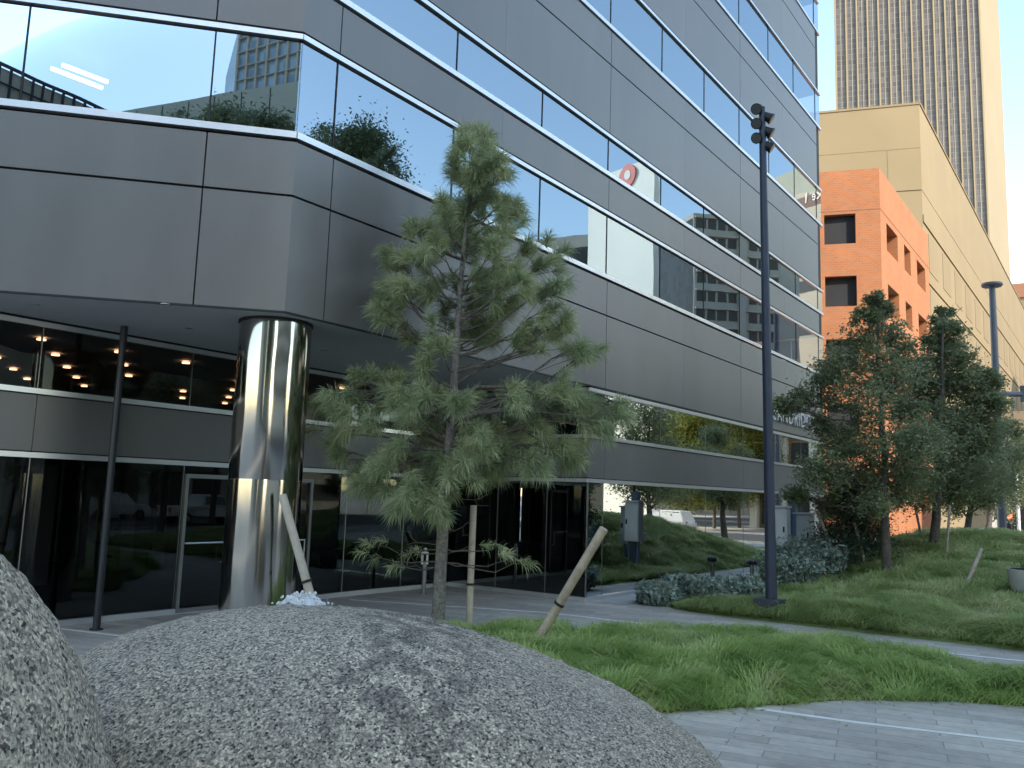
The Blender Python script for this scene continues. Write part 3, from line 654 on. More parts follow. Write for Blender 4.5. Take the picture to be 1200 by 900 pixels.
# ------------------------------------------------------------------ young pine
def pine():
    rng = np.random.default_rng(21)
    D = 13.9; b = at(512, 752, D); b = np.array([b[0], b[1], 0.05]); b[2] = .1
    T0 = thing('pine_tree', 'young long needled pine standing on the lawn in front of the polished column', 'tree', b)
    tp = [(512,752),(515,690),(519,620),(523,560),(528,500),(534,420),(540,330),(548,250),(558,190),(566,162)]
    tpx = [at(x, y, D) for x, y in tp]; tpx[0] = b-[0,0,.15]
    # straighten depth so the trunk is vertical
    tpts = []
    for (x, y), p in zip(tp, tpx):
        n = FH; q = pln(x, y, n, b@n); tpts.append(q)
    tpts[0] = b-[0,0,.15]
    m = MB(); m.tube(tpts, [.12,.105,.095,.088,.076,.062,.046,.032,.02,.01], 14); m.build('trunk', MT['pinebark'], T0, True)
    tz = np.array([p[2] for p in tpts]); tarr = np.array(tpts)
    def trunk_at(z): return np.array([np.interp(z, tz, tarr[:,k]) for k in range(3)])
    def world(x, y, off): return pln(x, y, FH, b@FH+off)
    tips = [(545,166),(566,158),(528,188),(590,203),(540,205),(575,190),(556,235),(592,238),(608,240),(520,238),(570,225),(535,250),
            (480,265),(502,262),(540,275),(600,272),(616,290),(572,280),(520,282),(455,300),(472,312),(496,300),(448,338),(436,362),(470,345),(505,335),(462,372),
            (602,312),(632,310),(642,336),(602,352),(652,300),(626,345),(590,330),(560,320),(628,385),(652,395),(682,402),(693,410),(662,378),(585,370),(480,395),(640,362),(612,400),
            (420,440),(447,440),(470,462),(378,478),(402,490),(430,500),(470,492),(492,470),(500,512),(388,505),(450,470),(410,465),(520,480),
            (562,500),(600,470),(640,462),(657,478),(682,468),(700,480),(728,480),(690,502),(640,500),(622,520),(600,545),(640,545),(672,540),(712,500),(660,522),(580,520),
            (392,530),(420,555),(440,540),(470,545),(482,572),(502,560),(532,550),(490,592),(452,572),(430,575),(515,580),(550,540),(470,525),(505,535)]
    # foliage that stands nearer and farther than the trunk
    extra = []
    for (x, y) in list(tips):
        if rng.random() < .75:
            d = rng.uniform(.5, 1.) * (1 if rng.random() < .6 else -1); k = rng.uniform(.2, .8)
            tx = np.interp(y, [160,752], [560,512]); extra.append((tx+(x-tx)*k+rng.normal(0, 8), y+rng.normal(0, 10), d))
    allt = [(x, y, rng.uniform(-.35, .35)) for x, y in tips]+extra
    sparse = [(440,638,.1),(462,658,-.2),(598,655,.2),(625,660,-.1),(478,640,.4),(585,640,-.3),(430,650,.25)]
    br = MB(); tw = MB(); nV = []; nT = []; nb = 0
    def tuft(p, d, n, L):
        nonlocal nb
        d = d/np.linalg.norm(d); v = rng.normal(0, 1, (n,3)); v -= (v@d)[:,None]*d; v /= np.linalg.norm(v, axis=1)[:,None]
        sp = rng.uniform(.15, 1.45, n)[:,None]; dr = d*np.cos(sp)+v*np.sin(sp); back = rng.uniform(0, .2, n)[:,None]
        s = p-d*back; ln = (L*rng.uniform(.7, 1.15, n))[:,None]
        e1 = s+dr*ln*.55; e2 = s+dr*ln; e2[:,2] -= (.05+.06*rng.random(n))*ln[:,0]/.2*.6; 
        w = np.cross(dr, rng.normal(0, 1, (n,3))); w /= np.linalg.norm(w, axis=1)[:,None]; w *= rng.uniform(.0034, .0055, n)[:,None]
        V = np.stack([s-w*.7, s+w*.7, e1-w, e1+w, e2], 1).reshape(-1, 3); i = np.arange(n)[:,None]*5
        nV.append(V); nT.append(np.concatenate([i+[0,1,3], i+[0,3,2], i+[2,3,4]], 1).reshape(-1, 3)+nb); nb += len(V)
    for (x, y, o) in allt:
        p = world(x, y, o); s0 = trunk_at(p[2]); hd = np.linalg.norm((p-s0)[:2])
        zb = np.clip(p[2]-hd*rng.uniform(.35, .75) if p[2] > 4.2 else p[2]+rng.uniform(-.45, .1)*hd, 2.2, tz[-2]); s = trunk_at(zb)
        c = curve(s, p, -.07*hd if p[2] > 4.2 else .08*hd, 6, rng, .03*hd)
        br.tube(c, np.linspace(max(.012, .008+.014*hd), .006, 6), 6)
        d = c[-1]-c[-2]; d = d/np.linalg.norm(d)
        for k in range(5):
            off = rng.normal(0, 1, 3)*np.array([.15,.15,.13]); q = p+off if k else p
            dd = d+off*3.+np.array([0,0,.35 if p[2] > 4.2 else .05])
            if k: br.tube(curve(c[-2 if k < 3 else -3], q, .01, 3), [.006,.005,.004], 4, cap=False)
            tuft(q, dd, 125, .28)
    for (x, y, o) in sparse:
        p = world(x, y, o); s = trunk_at(p[2]-.05); c = curve(s, p, -.1, 6, rng, .03); br.tube(c, np.linspace(.012, .005, 6), 5)
        for k in range(2):
            q = p+rng.normal(0, .07, 3); tuft(q, (p-s)+rng.normal(0, .2, 3)+[0,0,-.1], 45, .2)
    for k in range(6):   # bare dead twigs low on the trunk
        z = 1.2+.22*k; s = trunk_at(z); sd = (1 if k % 2 else -1); e = s+RH*sd*rng.uniform(.35, .9)+FH*rng.uniform(-.3, .3)+[0,0,rng.uniform(-.1,.2)]
        c = curve(s, e, .05, 6, rng, .035); br.tube(c, np.linspace(.011, .003, 6), 5); br.tube(curve(c[3], e+RH*sd*.05+[0,0,.22], .02, 4, rng, .02), [.006,.005,.004,.003], 4)
    br.build('branches', MT['bark'], T0, True) 
    npmesh('needles', np.concatenate(nV), np.concatenate(nT), MT['needle'], T0)
pine()
# stakes round the pine
def stake(label, a, b, r, mat, group, strap=None):
    a = np.array(a, float); b = np.array(b, float); o = thing('wooden_stake', label, 'tree stake', a, group)
    m = MB(); m.tube([a-(b-a)*.04, b-(b-a)*.006, b], [r, r*.97, r*.8], 12); m.build('pole', MT[mat], o, True)
    if strap:
        c = a+(b-a)*strap; d = (b-a)/np.linalg.norm(b-a); m = MB(); m.tube([c-d*.02, c+d*.02], r*1.15, 12); m.build('wire_tie', MT['rubber'], o)
    return o
G1 = 'wooden stakes round the young pine'
def onfh(x, y, dep): return at(x, y, dep)
pa = pln(366, 706, FH, 13.0); pb = pln(331, 580, FH, 13.25); pa0 = pb+(pa-pb)*(pb[2]-.05)/(pb[2]-pa[2])
stake('tan round stake leaning left in front of the polished column', pa0, pb, .068, 'paleWood', G1, .45)
pb = pln(555, 592, FH, 14.6); pa = pln(549, 742, FH, 14.6)
stake('upright tan stake just right of the pine trunk', [pa[0],pa[1],.1], pb, .058, 'paleWood', G1, .4)
a = gr(622, 763, .05); a = pln(624, 760, FH, 13.1); b = pln(708, 619, FH, 12.7); a = b+(a-b)*(b[2]-.08)/(b[2]-a[2])
stake('brown stake leaning right out of the lawn beside the boulder', a, b, .072, 'wood', G1, .42)

# ------------------------------------------------------------------ lamp post with floodlights
def lamp_post():
    x, y = -6.45, 18.8; z0 = float(mound(x, y)); o = thing('lamp_post', 'tall dark blue lamp post carrying a stack of six black floodlights', 'lamp post', (x,y,z0))
    top = float(pln(892, 124, FH, np.array([x, y, 0])@FH)[2])
    m = MB(); m.tube([(x,y,z0+.1),(x-.14*.88,y-.0,top-1.3),(x-.14,y,top)], [.125,.082,.072], 24); m.build('pole', MT['dkpole'], o, True)
    m = MB(); m.box((x-.3,y-.3,z0-.1),(x+.3,y+.3,z0+.2)); m.build('base', MT['dkpole'], o)
    xb = x; x = x-.14
    for k in range(3):
        for sgn, dirx in ((-1, RH*-.55-FH*.75), (1, RH*.8-FH*.25)):
            z = top-.02-.36*k-(0 if sgn < 0 else .2); d = np.array([dirx[0],dirx[1],-.55]); d /= np.linalg.norm(d)
            side = RH*sgn; p = np.array([x,y,z])+side*(.09 if sgn < 0 else .1)
            m = MB(); m.tube([p-d*.14, p-d*.11, p-d*.02, p+d*.05, p+d*.15, p+d*.155], [.04,.08,.095,.105,.135,.12], 18)
            f = m.build('floodlight', MT['black'], o, True)
            m = MB(); m.tube([p+d*.156, p+d*.16], .115, 18); m.build('lens', MT['lens'], f)
            m = MB(); m.tube([(x,y,z), tuple(p)], .04, 8); m.build('bracket', MT['black'], f)
lamp_post()

# ------------------------------------------------------------------ small street furniture
def push_post():
    b = np.array([-14.2,16.1,0.]); o = thing('push_plate_post', 'slim steel post with a ball top and arched plate near the dark glass', 'door post', b)
    m = MB(); m.lathe(b, [(.055,0),(.055,.8)], 16); m.lathe(b, [(.1,0),(.1,.015)], 16); m.build('post', MT['steel'], o, True)
    m = MB(); r = RH
    def bx(u0, u1, z0, z1):
        p = []
        for z in (z0, z1):
            for u, v in ((u0,-.05),(u1,-.05),(u1,.05),(u0,.05)): p.append(b+RH*u+FH*v+[0,0,z])
        m.hexa(p)
    bx(-.085,-.035,.72,.98); bx(.035,.085,.72,.98); bx(-.085,.085,.98,1.03); m.build('arched_plate', MT['trim'], o)
    m = MB(); m.lathe(b, [(.005,1.03),(.035,1.045),(.05,1.08),(.035,1.115),(.005,1.13)], 14); m.build('ball_cap', MT['trim'], o, True)
push_post()
def standpipe(p, label):
    o = thing('standpipe', label, 'standpipe', p, None); p = np.array(p)
    m = MB(); m.lathe(p, [(.07,-.05),(.07,.4),(.06,.5)], 14); m.build('pipe', MT['steel'], o, True)
    for s in (-1, 1):
        m = MB(); q = p+RH*.085*s+[0,0,.56]; m.tube([q-FH*.1-RH*.0, q+FH*.06], [.075,.085], 14); m.tube([q-FH*.13, q-FH*.1], [.03,.06], 10); m.build('cap', MT['black'], o, True)
yy = 10.05/.366; standpipe((-10.05, yy, 0.), 'low steel standpipe with twin black caps left of the lamp post')
def cabinet(name, label, c, w, d, z0, z1, mat, feet, extra=None):
    zg = float(mound(c[0], c[1])); o = thing(name, label, 'utility cabinet', (c[0],c[1],zg), 'utility cabinets beside the lamp post')
    F = (np.array([c[0],c[1],0]), np.array([1.,0,0]), np.array([0,-1.,0]))
    m = MB(); m.fbox(F, -w/2, w/2, z0, z1, -d/2, d/2); ob = m.build('body', MT[mat], o); bv = ob.modifiers.new('b', 'BEVEL'); bv.width = .015; bv.segments = 2
    m = MB(); m.fbox(F, -w/2+.03, w/2-.03, z0+.05, z1-.06, d/2, d/2+.02); dr = m.build('door', MT[mat], o)
    m = MB(); m.fbox(F, w/2-.1, w/2-.06, (z0+z1)/2-.08, (z0+z1)/2+.08, d/2+.021, d/2+.05); m.build('latch', MT['black'], dr)
    m = MB(); m.fbox(F, -w/2-.03, w/2+.03, z1+.001, z1+.05, -d/2-.03, d/2+.06); m.build('hood', MT[mat], o)
    for s in (-1, 1):
        m = MB(); m.fbox(F, s*w*.32-.035, s*w*.32+.035, zg-.05, z0-.001, -.05, .05); m.build('leg', MT['bluepost'], o)
    m = MB(); m.fbox(F, -w/2-.001, -w/2+.17, z0-.0, z0+.28, -d/2-.2, -d/2-.001); m.fbox(F, w*.1, w*.1+.2, z0+.02, z0+.3, -d/2-.16, -d/2-.001); m.build('junction_box', MT['cabgrey'], o)
    return o
cabinet('utility_cabinet', 'pale grey utility cabinet on legs right behind the lamp post', (-8.33,25.1), .5, .36, 1.12, 2.38, 'cabgrey', True)
cabinet('utility_cabinet', 'darker grey utility cabinet beside the dark evergreen shrub', (-7.83,25.75), .5, .4, 1.0, 2.2, 'cabdark', True)
o = thing('cabinet_post', 'square blue grey post standing between the two cabinets', 'post', (-8.1,25.6,.1))
m = MB(); m.box((-8.22,25.5,0),(-8.0,25.72,2.72)); m.build('post', MT['bluepost'], o); m = MB(); m.tube([(-8.05,25.6,2.72),(-8.05,25.6,3.05)], .03, 8); m.build('antenna', MT['black'], o)
# concrete bowl at the right edge
p = mhit(1211, 697)[0]; zg = float(mound(p[0], p[1])); m = MB(); m.lathe((p[0],p[1],zg-.15), [(.2,0),(.36,.12),(.46,.35),(.5,.62),(.5,.72),(.44,.72),(.4,.66),(.05,.64)], 40)
tag(m.build('concrete_bowl', MT['concrete'], None, True), 'round grey concrete bowl on the mound at the right edge', 'planter')
# street light
def street_light():
    b = at(1175, 632, 42.); b[2] = float(mound(b[0], b[1])); t = pln(1163, 334, FH, b@FH); o = thing('street_light', 'tall grey street light with flat disc head and a side arm', 'street light', b)
    m = MB(); m.tube([b, (b[0],b[1],t[2]-.12)], [.22,.15], 20); m.build('pole', MT['greypole'], o, True)
    m = MB(); m.lathe((b[0],b[1],t[2]-.12), [(.15,0),(.45,.03),(.5,.1),(.48,.2),(.1,.24)], 28); m.build('disc_head', MT['greypole'], o, True)
    z = pln(1185, 462, FH, b@FH)[2]; m = MB(); m.tube([(b[0],b[1],z), tuple(b*[1,1,0]+RH*3.4+[0,0,z+.02])], [.14,.1], 12); m.build('side_arm', MT['greypole'], o, True)
    p = b*[1,1,0]+RH*1.45+[0,0,z]; m = MB(); m.box((p[0]-.2,p[1]-.2,z-.35),(p[0]+.2,p[1]+.2,z+.45)); m.build('sensor_box', MT['greypole'], o)
street_light()
def signal():
    b = at(1195, 640, 58.); b[2] = 0; o = thing('traffic_signal', 'slim pale pole with a red traffic signal at the right edge', 'traffic signal', b)
    t = pln(1192, 555, FH, b@FH); m = MB(); m.tube([b, (b[0],b[1],t[2])], .11, 12); m.build('pole', MT['cabgrey'], o, True)
    h = pln(1181, 612, FH, b@FH-.3); m = MB(); m.box((h[0]-.2,h[1]-.15,h[2]-.55),(h[0]+.2,h[1]+.15,h[2]+.65)); hd = m.build('signal_head', MT['black'], o)
    q = h-FH*.26+np.array([0,0,.4]); m = MB(); m.tube([q, q-FH*.06], .17, 14); m.build('red_lamp', MT['redlamp'], hd)
    m = MB(); m.tube([(b[0],b[1],h[2]), tuple(h)], .04, 8); m.build('bracket', MT['black'], o)
signal()

# ------------------------------------------------------------------ trees on the mound
def plobes(lst, dep, seed, spread=.9, k2=.7):
    rng = np.random.default_rng(seed); out = []
    for x, y, r in lst:
        R = r*1.12*dep/F_PX
        p = pln(x, y, FH, dep*.985+rng.uniform(-spread, spread)); out.append((p, R))
        if rng.random() < k2 and r > 22: out.append((pln(x+rng.normal(0, 8), y+rng.normal(0, 8), FH, dep*.985+(1.6 if rng.random() < .5 else -1.6)*rng.uniform(.6, 1.2)), R*.9))
    return out
GT = 'young oaks along the grass mound'
def mbase(x, y, d=None):
    if d is None: p, d = mhit(x, y)
    else: p = at(x, y, d)
    p[2] = float(mound(p[0], p[1])); return p
L1 = [(1026,350,9),(1034,366,13),(1016,374,13),(1012,395,20),(1045,392,18),(985,425,22),(1020,425,22),(958,462,22),(922,472,14),(938,470,14),(1010,460,26),(1050,448,26),(1035,505,30),(985,515,26),(958,560,24),(935,580,14),(1000,570,28),(1050,568,28),(1078,520,26),(1015,540,22),(975,545,20),(962,500,13),(975,592,16),(1062,480,20),(968,440,15),(1060,418,16),(1068,515,22),(1030,592,18),(1072,548,20)]
b1 = mbase(1040, 672)
tree('oak_tree', 'dark leafy young oak nearest the office building on the mound', b1, pln(1030,372,FH,b1@FH), plobes(L1, b1@FH/.985, 3), 'oak', 31, .1, 1.15, .13, GT)
L2 = [(1107,366,8),(1099,381,12),(1113,386,12),(1096,402,15),(1118,402,16),(1092,420,20),(1126,415,16),(1105,450,26),(1142,465,20),(1152,440,12),(1120,500,30),(1168,470,12),(1155,505,22),(1095,545,30),(1138,555,30),(1085,490,22),(1075,575,22),(1110,580,22),(1082,450,16),(1150,482,20),(1163,450,11),(1072,432,16),(1068,470,18),(1128,440,18),(1140,520,24)]
b2 = mbase(1093, 642)
tree('oak_tree', 'young oak with the tallest pointed crown right of the orange building', b2, pln(1105,385,FH,b2@FH), plobes(L2, b2@FH/.985, 4), 'oak', 32, .11, 1.1, .14, GT)
L3 = [(1160,510,18),(1178,535,22),(1150,545,24),(1172,565,20),(1140,575,20),(1185,500,14),(1160,585,16)]
d3 = 35.; b3 = mbase(1126, 632, d3)
tree('oak_tree', 'third oak along the mound with its pale trunk left of the street light', b3, pln(1150,520,FH,b3@FH), plobes(L3+[(1125,560,24),(1120,590,16)], b3@FH/.985, 5), 'oak', 33, .12, 1.2, .17, GT)
d4 = 50.; b4 = mbase(1152, 634, d4)
tree('oak_tree', 'farthest oak beyond the crest leaning right beside the street light', b4, pln(1172,530,FH,b4@FH), plobes([(1165,575,18),(1188,545,20),(1195,580,16),(1175,600,12),(1198,520,14)], b4@FH/.985, 6), 'oak', 34, .13, 1.2, .2, GT)
b5 = mbase(1002, 668)
tree('evergreen_shrub', 'dense dark evergreen shrub at the foot of the nearest oak', b5, b5+[0,0,1.5], [(b5+[0,0,.7],.75),(b5+RH*.5+[0,0,.8],.6),(b5-RH*.55+[0,0,.75],.6),(b5+[0,0,1.6],.65),(b5+FH*.6+[0,0,1.2],.7),(b5+RH*.2+[0,0,2.1],.5),(b5-RH*.35+[0,0,1.9],.5),(b5+RH*.35+[0,0,1.4],.6)], 'dkleaf', 41, .075, 3.2, .06, None, 'bark', 'shrub')
GS = 'leaning stakes holding the oaks'
def mstake(label, p0, p1, d0, d1, r=.045):
    a, dd = mhit(*p0); b = at(*p1, dd+(d1-d0)); stake(label, a, b, r, 'wood', GS)
mstake('long stake slanting in front of the dark evergreen shrub', (988,674), (957,598), 23.6, 24.)
mstake('stake leaning against the right side of the evergreen shrub', (1016,668), (1001,612), 24.4, 24.6, .04)
mstake('thin dark stake just left of the nearest oak trunk', (1035,650), (1027,598), 26.5, 26.5, .035)
mstake('upright thin stake between the second and third oak trunks', (1109,656), (1113,592), 26.5, 26.5, .035)
mstake('short stake leaning right alone on the open mound grass', (1131,690), (1150,643), 22.3, 22.9, .05)
mstake('thin stake left of the second oak trunk', (1080,630), (1072,592), 31., 31., .04)
# blue-green low shrubs along the walkway
GB = 'low blue green shrubs beside the walkway'
def low_shrub(x, y, d, R, H, seed, label):
    rng = np.random.default_rng(seed); p, d = mhit(x, y); p[2] = float(mound(p[0], p[1])); o = thing('low_shrub', label, 'shrub', p, GB)
    n = 2600; a = rng.uniform(0, 6.28, n); q = R*np.sqrt(rng.random(n))*.75; P = np.c_[p[0]+q*np.cos(a), p[1]+q*np.sin(a), np.full(n, p[2]-.03)]
    h = H*(1.05-.5*(q/R)**2)*rng.uniform(.5, 1.1, n); m = MB(); 
    d = np.c_[np.cos(a), np.sin(a), np.zeros(n)]*rng.uniform(.1, .8, n)[:,None]
    tips = P+d*h[:,None]*.7; tips[:,2] += h
    for k in range(0, n, 26): m.tube([P[k], (P[k]+tips[k])/2+[0,0,.04], tips[k]], [.008,.006,.003], 4, cap=False)
    m.build('stems', MT['twig'], o)
    V, T = leaves(P+(tips-P)*rng.uniform(.35, 1., n)[:,None], .06, 4, .13, rng, .1); npmesh('leaves', V, T, MT['bluegreen'], o)
for i, (x, y, d, R, H, lab) in enumerate([
    (772,707,21.5,.45,.5,'leftmost small tuft of blue green shrub at the walkway end'), (803,703,21.8,.5,.62,'rounded blue green shrub second from the walkway end'),
    (838,706,21.3,.5,.55,'low blue green shrub in front of the capped standpipe'), (868,704,21.2,.5,.55,'low blue green shrub just left of the lamp post base'),
    (925,690,23.5,.65,.9,'bushy blue green shrub under the pale cabinet'), (950,682,24.5,.75,1.1,'largest blue green shrub below the darker cabinet'), (972,672,26.,.65,1.,'blue green shrub at the foot of the evergreen')]):
    low_shrub(x, y, d, R, H, 60+i, lab)

# ------------------------------------------------------------------ far buildings seen directly
DV = np.array([-.945,-.326,0]); NV = np.array([.326,-.945,0])
def wall(m, F, s0, s1, z0, z1, holes, th, mi=0):
    """wall slab with rectangular holes (a,b,c,d): s a..b, z c..d"""
    ss = sorted({s0, s1, *[h[0] for h in holes], *[h[1] for h in holes]}); zz = sorted({z0, z1, *[h[2] for h in holes], *[h[3] for h in holes]})
    for a, b in zip(ss[:-1], ss[1:]):
        for c, d in zip(zz[:-1], zz[1:]):
            if any(h[0]-1e-6 <= (a+b)/2 <= h[1]+1e-6 and h[2] <= (c+d)/2 <= h[3] for h in holes): continue
            m.fbox(F, a, b, c, d, -th, 0, mi)
def brick_building():
    C = np.array([-15.4,72.,0]); o = thing('brick_building', 'orange brick corner building with deep square windows', 'building', C)
    F1 = (C, DV, NV); F2 = (C, np.array([0,1.,0]), np.array([1.,0,0])); H = 30.4
    h1 = [(1.9,4.35,z,z+2.55) for z in (24.05,18.75,13.45,8.1,2.8)]+[(6.5,9.,z,z+2.55) for z in (24.05,18.75,13.45,8.1,2.8)]
    h2 = [(a,b,z,z+2.4) for z in (23.9,18.6,13.3,8.,2.7) for a, b in ((2.2,6.5),(9.2,12.),(15.,19.2))]
    m = MB(); wall(m, F1, 0, 14, 0, H, h1, .9); wall(m, F2, .02, 21.2, 0, H, h2, 1.0); m.build('wall', MT['brick'], o)
    m = MB(); m.fbox(F1, 0, 14, 26.86, 26.96, 0, .03); m.fbox(F2, -.03, 21.2, 26.86, 26.96, 0, .03); m.build('soldier_course', MT['brickband'], o)
    for F, hs, dd in ((F1, h1, .8), (F2, h2, .9)):
        for a, b, c, d in hs:
            w = MB(); w.fquad(F, a, b, c, d, -dd); wo = w.build('window', MT['carglass'], o)
            f = MB(); f.fbox(F, a, b, (c+d)/2-.35, (c+d)/2-.22, -dd+.01, -dd+.12); f.fbox(F, a+.5, a+.6, c, d, -dd+.02, -dd+.11); f.build('frame', MT['strip'], wo); f = MB(); f.fbox(F, a+.62, b-.05, (c+d)/2+.1, d, -dd-.3, -dd-.25); f.build('blind', MT['tan2'], wo)
    m = MB(); e = C+DV*14; m.prism([(C+[-1.1,.2,0])[:2], (e+[.2,1,0])[:2], (e+[.2,20,0])[:2], (C+[-1.2,21,0])[:2]][::-1], 0, H-.6); m.build('core', MT['dark'], o)
brick_building()
def tan_building():
    C = np.array([-16.9,99.6,0]); o = thing('tan_building', 'long tan stucco building stepping up behind the orange brick one', 'building', C); H = 47.6
    m = MB(); e = C+DV*26; m.prism([C[:2], (C+[0,170,0])[:2], (e+[0,170,0])[:2], e[:2]], 0, 37.6); w = m.build('wall', MT['tan'], o)
    m = MB(); q = NV*.1; m.prism([(C+q)[:2], (C+q+[.0,170,0])[:2], (e+q+[0,170,0])[:2], (e+q)[:2]], 37.62, H); m.build('upper_wall', MT['tan'], o)
    F2 = (C+q, np.array([0,1.,0]), np.array([1.,0,0])); F1 = (C+q, DV, NV)
    m = MB(); m.fbox(F1, 0, 26, 42.5, 42.56, 0, .03); m.fbox(F1, 3.4, 3.46, 37.7, 42.5, 0, .03); m.fbox(F2, 0, 170, H, H+.25, -.5, .12); m.fbox(F1, 0, 26, H, H+.25, -.5, .1); m.build('coping', MT['tan2'], o)
    F3 = (C, np.array([0,1.,0]), np.array([1.,0,0]))
    for k in range(18):
        for z in (3., 9.5, 16., 22.5, 29.): m = MB(); m.fbox(F3, 3+k*9, 8.5+k*9, z, z+4.4, 0, .05); m.build('wall_panel', MT['tan2'], o)
    for z in (7.9, 14.4, 20.9, 27.4, 33.9): m = MB(); m.fbox(F3, 0, 170, z, z+.9, .055, .14); m.build('ledge', MT['tan'], o)
tan_building()
def tower():
    C = at(1147, 0, 280.); C[2] = 0; o = thing('office_tower', 'tall cream tower with dark vertical window strips against the sky', 'building', C); H = 230
    Wd = 44.5; F1 = (C, DV, NV); e = C+DV*Wd
    m = MB(); m.prism([(C-NV*1.)[:2], (C+[0,62,0])[:2], (e+[0,62,0])[:2], (e-NV*1.)[:2]], 0, H); m.build('core', MT['tower'], o)
    nb = 13; bw = Wd/nb
    for k in range(nb):
        g = MB(); g.fquad(F1, k*bw+.22, (k+1)*bw-.22, 0, H-6, -.45); g.build('window_strip', MT['towerglass'], o)
    m = MB()
    for k in range(nb+1): m.fbox(F1, k*bw-.24, k*bw+.24, 0, H-6, -1., .35)
    m.fbox(F1, -.3, Wd+.3, H-6, H, -1., .36); m.build('fin', MT['tower'], o)
    for k in range(nb):
        g = MB()
        g.fbox(F1, k*bw+bw/2-.06, k*bw+bw/2+.06, 0, H-6, -.44, -.3); g.build('mullion', MT['officeconc'], o)
tower()
# cream building at the far right
C = at(1186, 335, 300.); C[2] = 0; o = thing('cream_building', 'cream building with a terracotta roof edge far down the street', 'building', C); zt = at(1186, 350, 300.)[2]
m = MB(); m.prism([(C[0],C[1]),(C[0]+60,C[1]),(C[0]+60,C[1]+40),(C[0],C[1]+40)], 0, zt); m.build('wall', MT['cream'], o)
m = MB(); m.prism([(C[0]-.6,C[1]-.6),(C[0]+60,C[1]-.6),(C[0]+60,C[1]+40),(C[0]-.6,C[1]+40)], zt+.01, zt+5); m.build('roof', MT['redroof'], o)

# ------------------------------------------------------------------ what the windows reflect (stands across the street and behind the viewer)
def footprint(pts, back, z, name, mats, o, z0=0.):
    pts = [np.array(p[:2]) for p in pts]; m = MB(); poly = pts+[p+np.array(back) for p in pts[::-1]]
    a = sum(poly[i][0]*poly[(i+1)%len(poly)][1]-poly[(i+1)%len(poly)][0]*poly[i][1] for i in range(len(poly)))
    m.prism(poly if a > 0 else poly[::-1], z0, z); return m.build(name, mats, o)
def wframe(a, b, view):
    a = np.array([a[0],a[1],0.]); b = np.array([b[0],b[1],0.]); t = (b-a)/np.linalg.norm(b-a); n = np.array([t[1],-t[0],0])
    if n@(np.array([view[0],view[1],0])-a) < 0: n = -n
    return (a, t, n), np.linalg.norm((b-a)[:2])
VW = (0, 0)
R = lambda x, y, d: mirR(at(x, y, d))
A, Bp = R(688,300,130), R(768,200,121); zt = R(740,194,125)[2]
o = thing('white_slab_building', 'plain white slab tower with a round red emblem mirrored in the ribbon windows', 'building', (A+Bp)/2*[1,1,0])
footprint([A, Bp], (4.6,11), zt, 'wall', MT['white'], o)
fr, ln = wframe(A, Bp, VW); c = R(738,206,125); s = (c-fr[0])@fr[1]
m = MB(); p = fr[0]+fr[1]*s+[0,0,c[2]]; m.tube([p+fr[2]*.02, p+fr[2]*.25], 1.75, 32); em = m.build('emblem', MT['red'], o)
m = MB(); m.tube([p+fr[2]*.26, p+fr[2]*.32], .75, 32); m.build('emblem_disc', MT['white'], em)
A, Bp, Cc = R(762,300,186), R(814,300,168), R(937,300,172); zt = R(814,247,168)[2]
o = thing('grid_office_building', 'grey concrete office block with a grid of dark windows mirrored in the ribbon windows', 'building', Bp*[1,1,0])
footprint([A, Bp, Cc], (10,30), zt, 'wall', MT['officeconc'], o)
fr, ln = wframe(Bp, Cc, VW); nr = int(zt/3.7); nc = int(ln*.8/2.2)
for j in range(nr):
    m = MB()
    for k in range(nc):
        if k % 5 != 4: m.fquad(fr, .5+k*2.2, 2.35+k*2.2, zt-3.1-3.7*j, zt-1.1-3.7*j, .06)
    w = m.build('window_row', MT['beigedark'], o)
    m = MB(); m.fbox(fr, 0.2, nc*2.2, zt-1.0-3.7*j, zt-.6-3.7*j, 0, .5); m.build('ledge', MT['officeconc'], o)
m = MB()
for k in range(4, nc, 5): m.fbox(fr, .4+k*2.2, 1.9+k*2.2, 0, zt-1, .0, .8)
m.fbox(fr, nc*2.2+.6, nc*2.2+3.4, 0, zt-.5, 0, .06); m.build('pier', MT['officeconc'], o)
fr2, l2 = wframe(A, Bp, VW); m = MB(); m.fquad(fr2, .3, l2-.3, 0, zt-1., .08); m.build('glazing', MT['officeglass'], o)
A, Bp = R(620,280,165), R(694,275,160); o = thing('grey_office_block', 'low grey office block mirrored left of the white slab tower', 'building', A*[1,1,0]); zt = R(660,277,162)[2]
footprint([A, Bp], (15,12), zt, 'wall', MT['officeconc'], o); fr, ln = wframe(A, Bp, VW); m = MB(); m.fquad(fr, .5, ln-.5, 0, zt-2.4, .06); m.build('glazing', MT['officeglass'], o)
A, Bp = R(893,210,232), R(1000,195,205); zt = R(945,193,218)[2]
o = thing('beige_building', 'beige precast building with dark window bands mirrored at the far end of the facade', 'building', A*[1,1,0])
footprint([A, Bp], (8,30), zt, 'wall', MT['beige'], o); fr, ln = wframe(A, Bp, VW)
for k in range(6):
    m = MB(); m.fbox(fr, 0, ln, zt-11.5-11*k, zt-8.3-11*k, -.02, .04); m.build('window_band', MT['beigedark'], o)
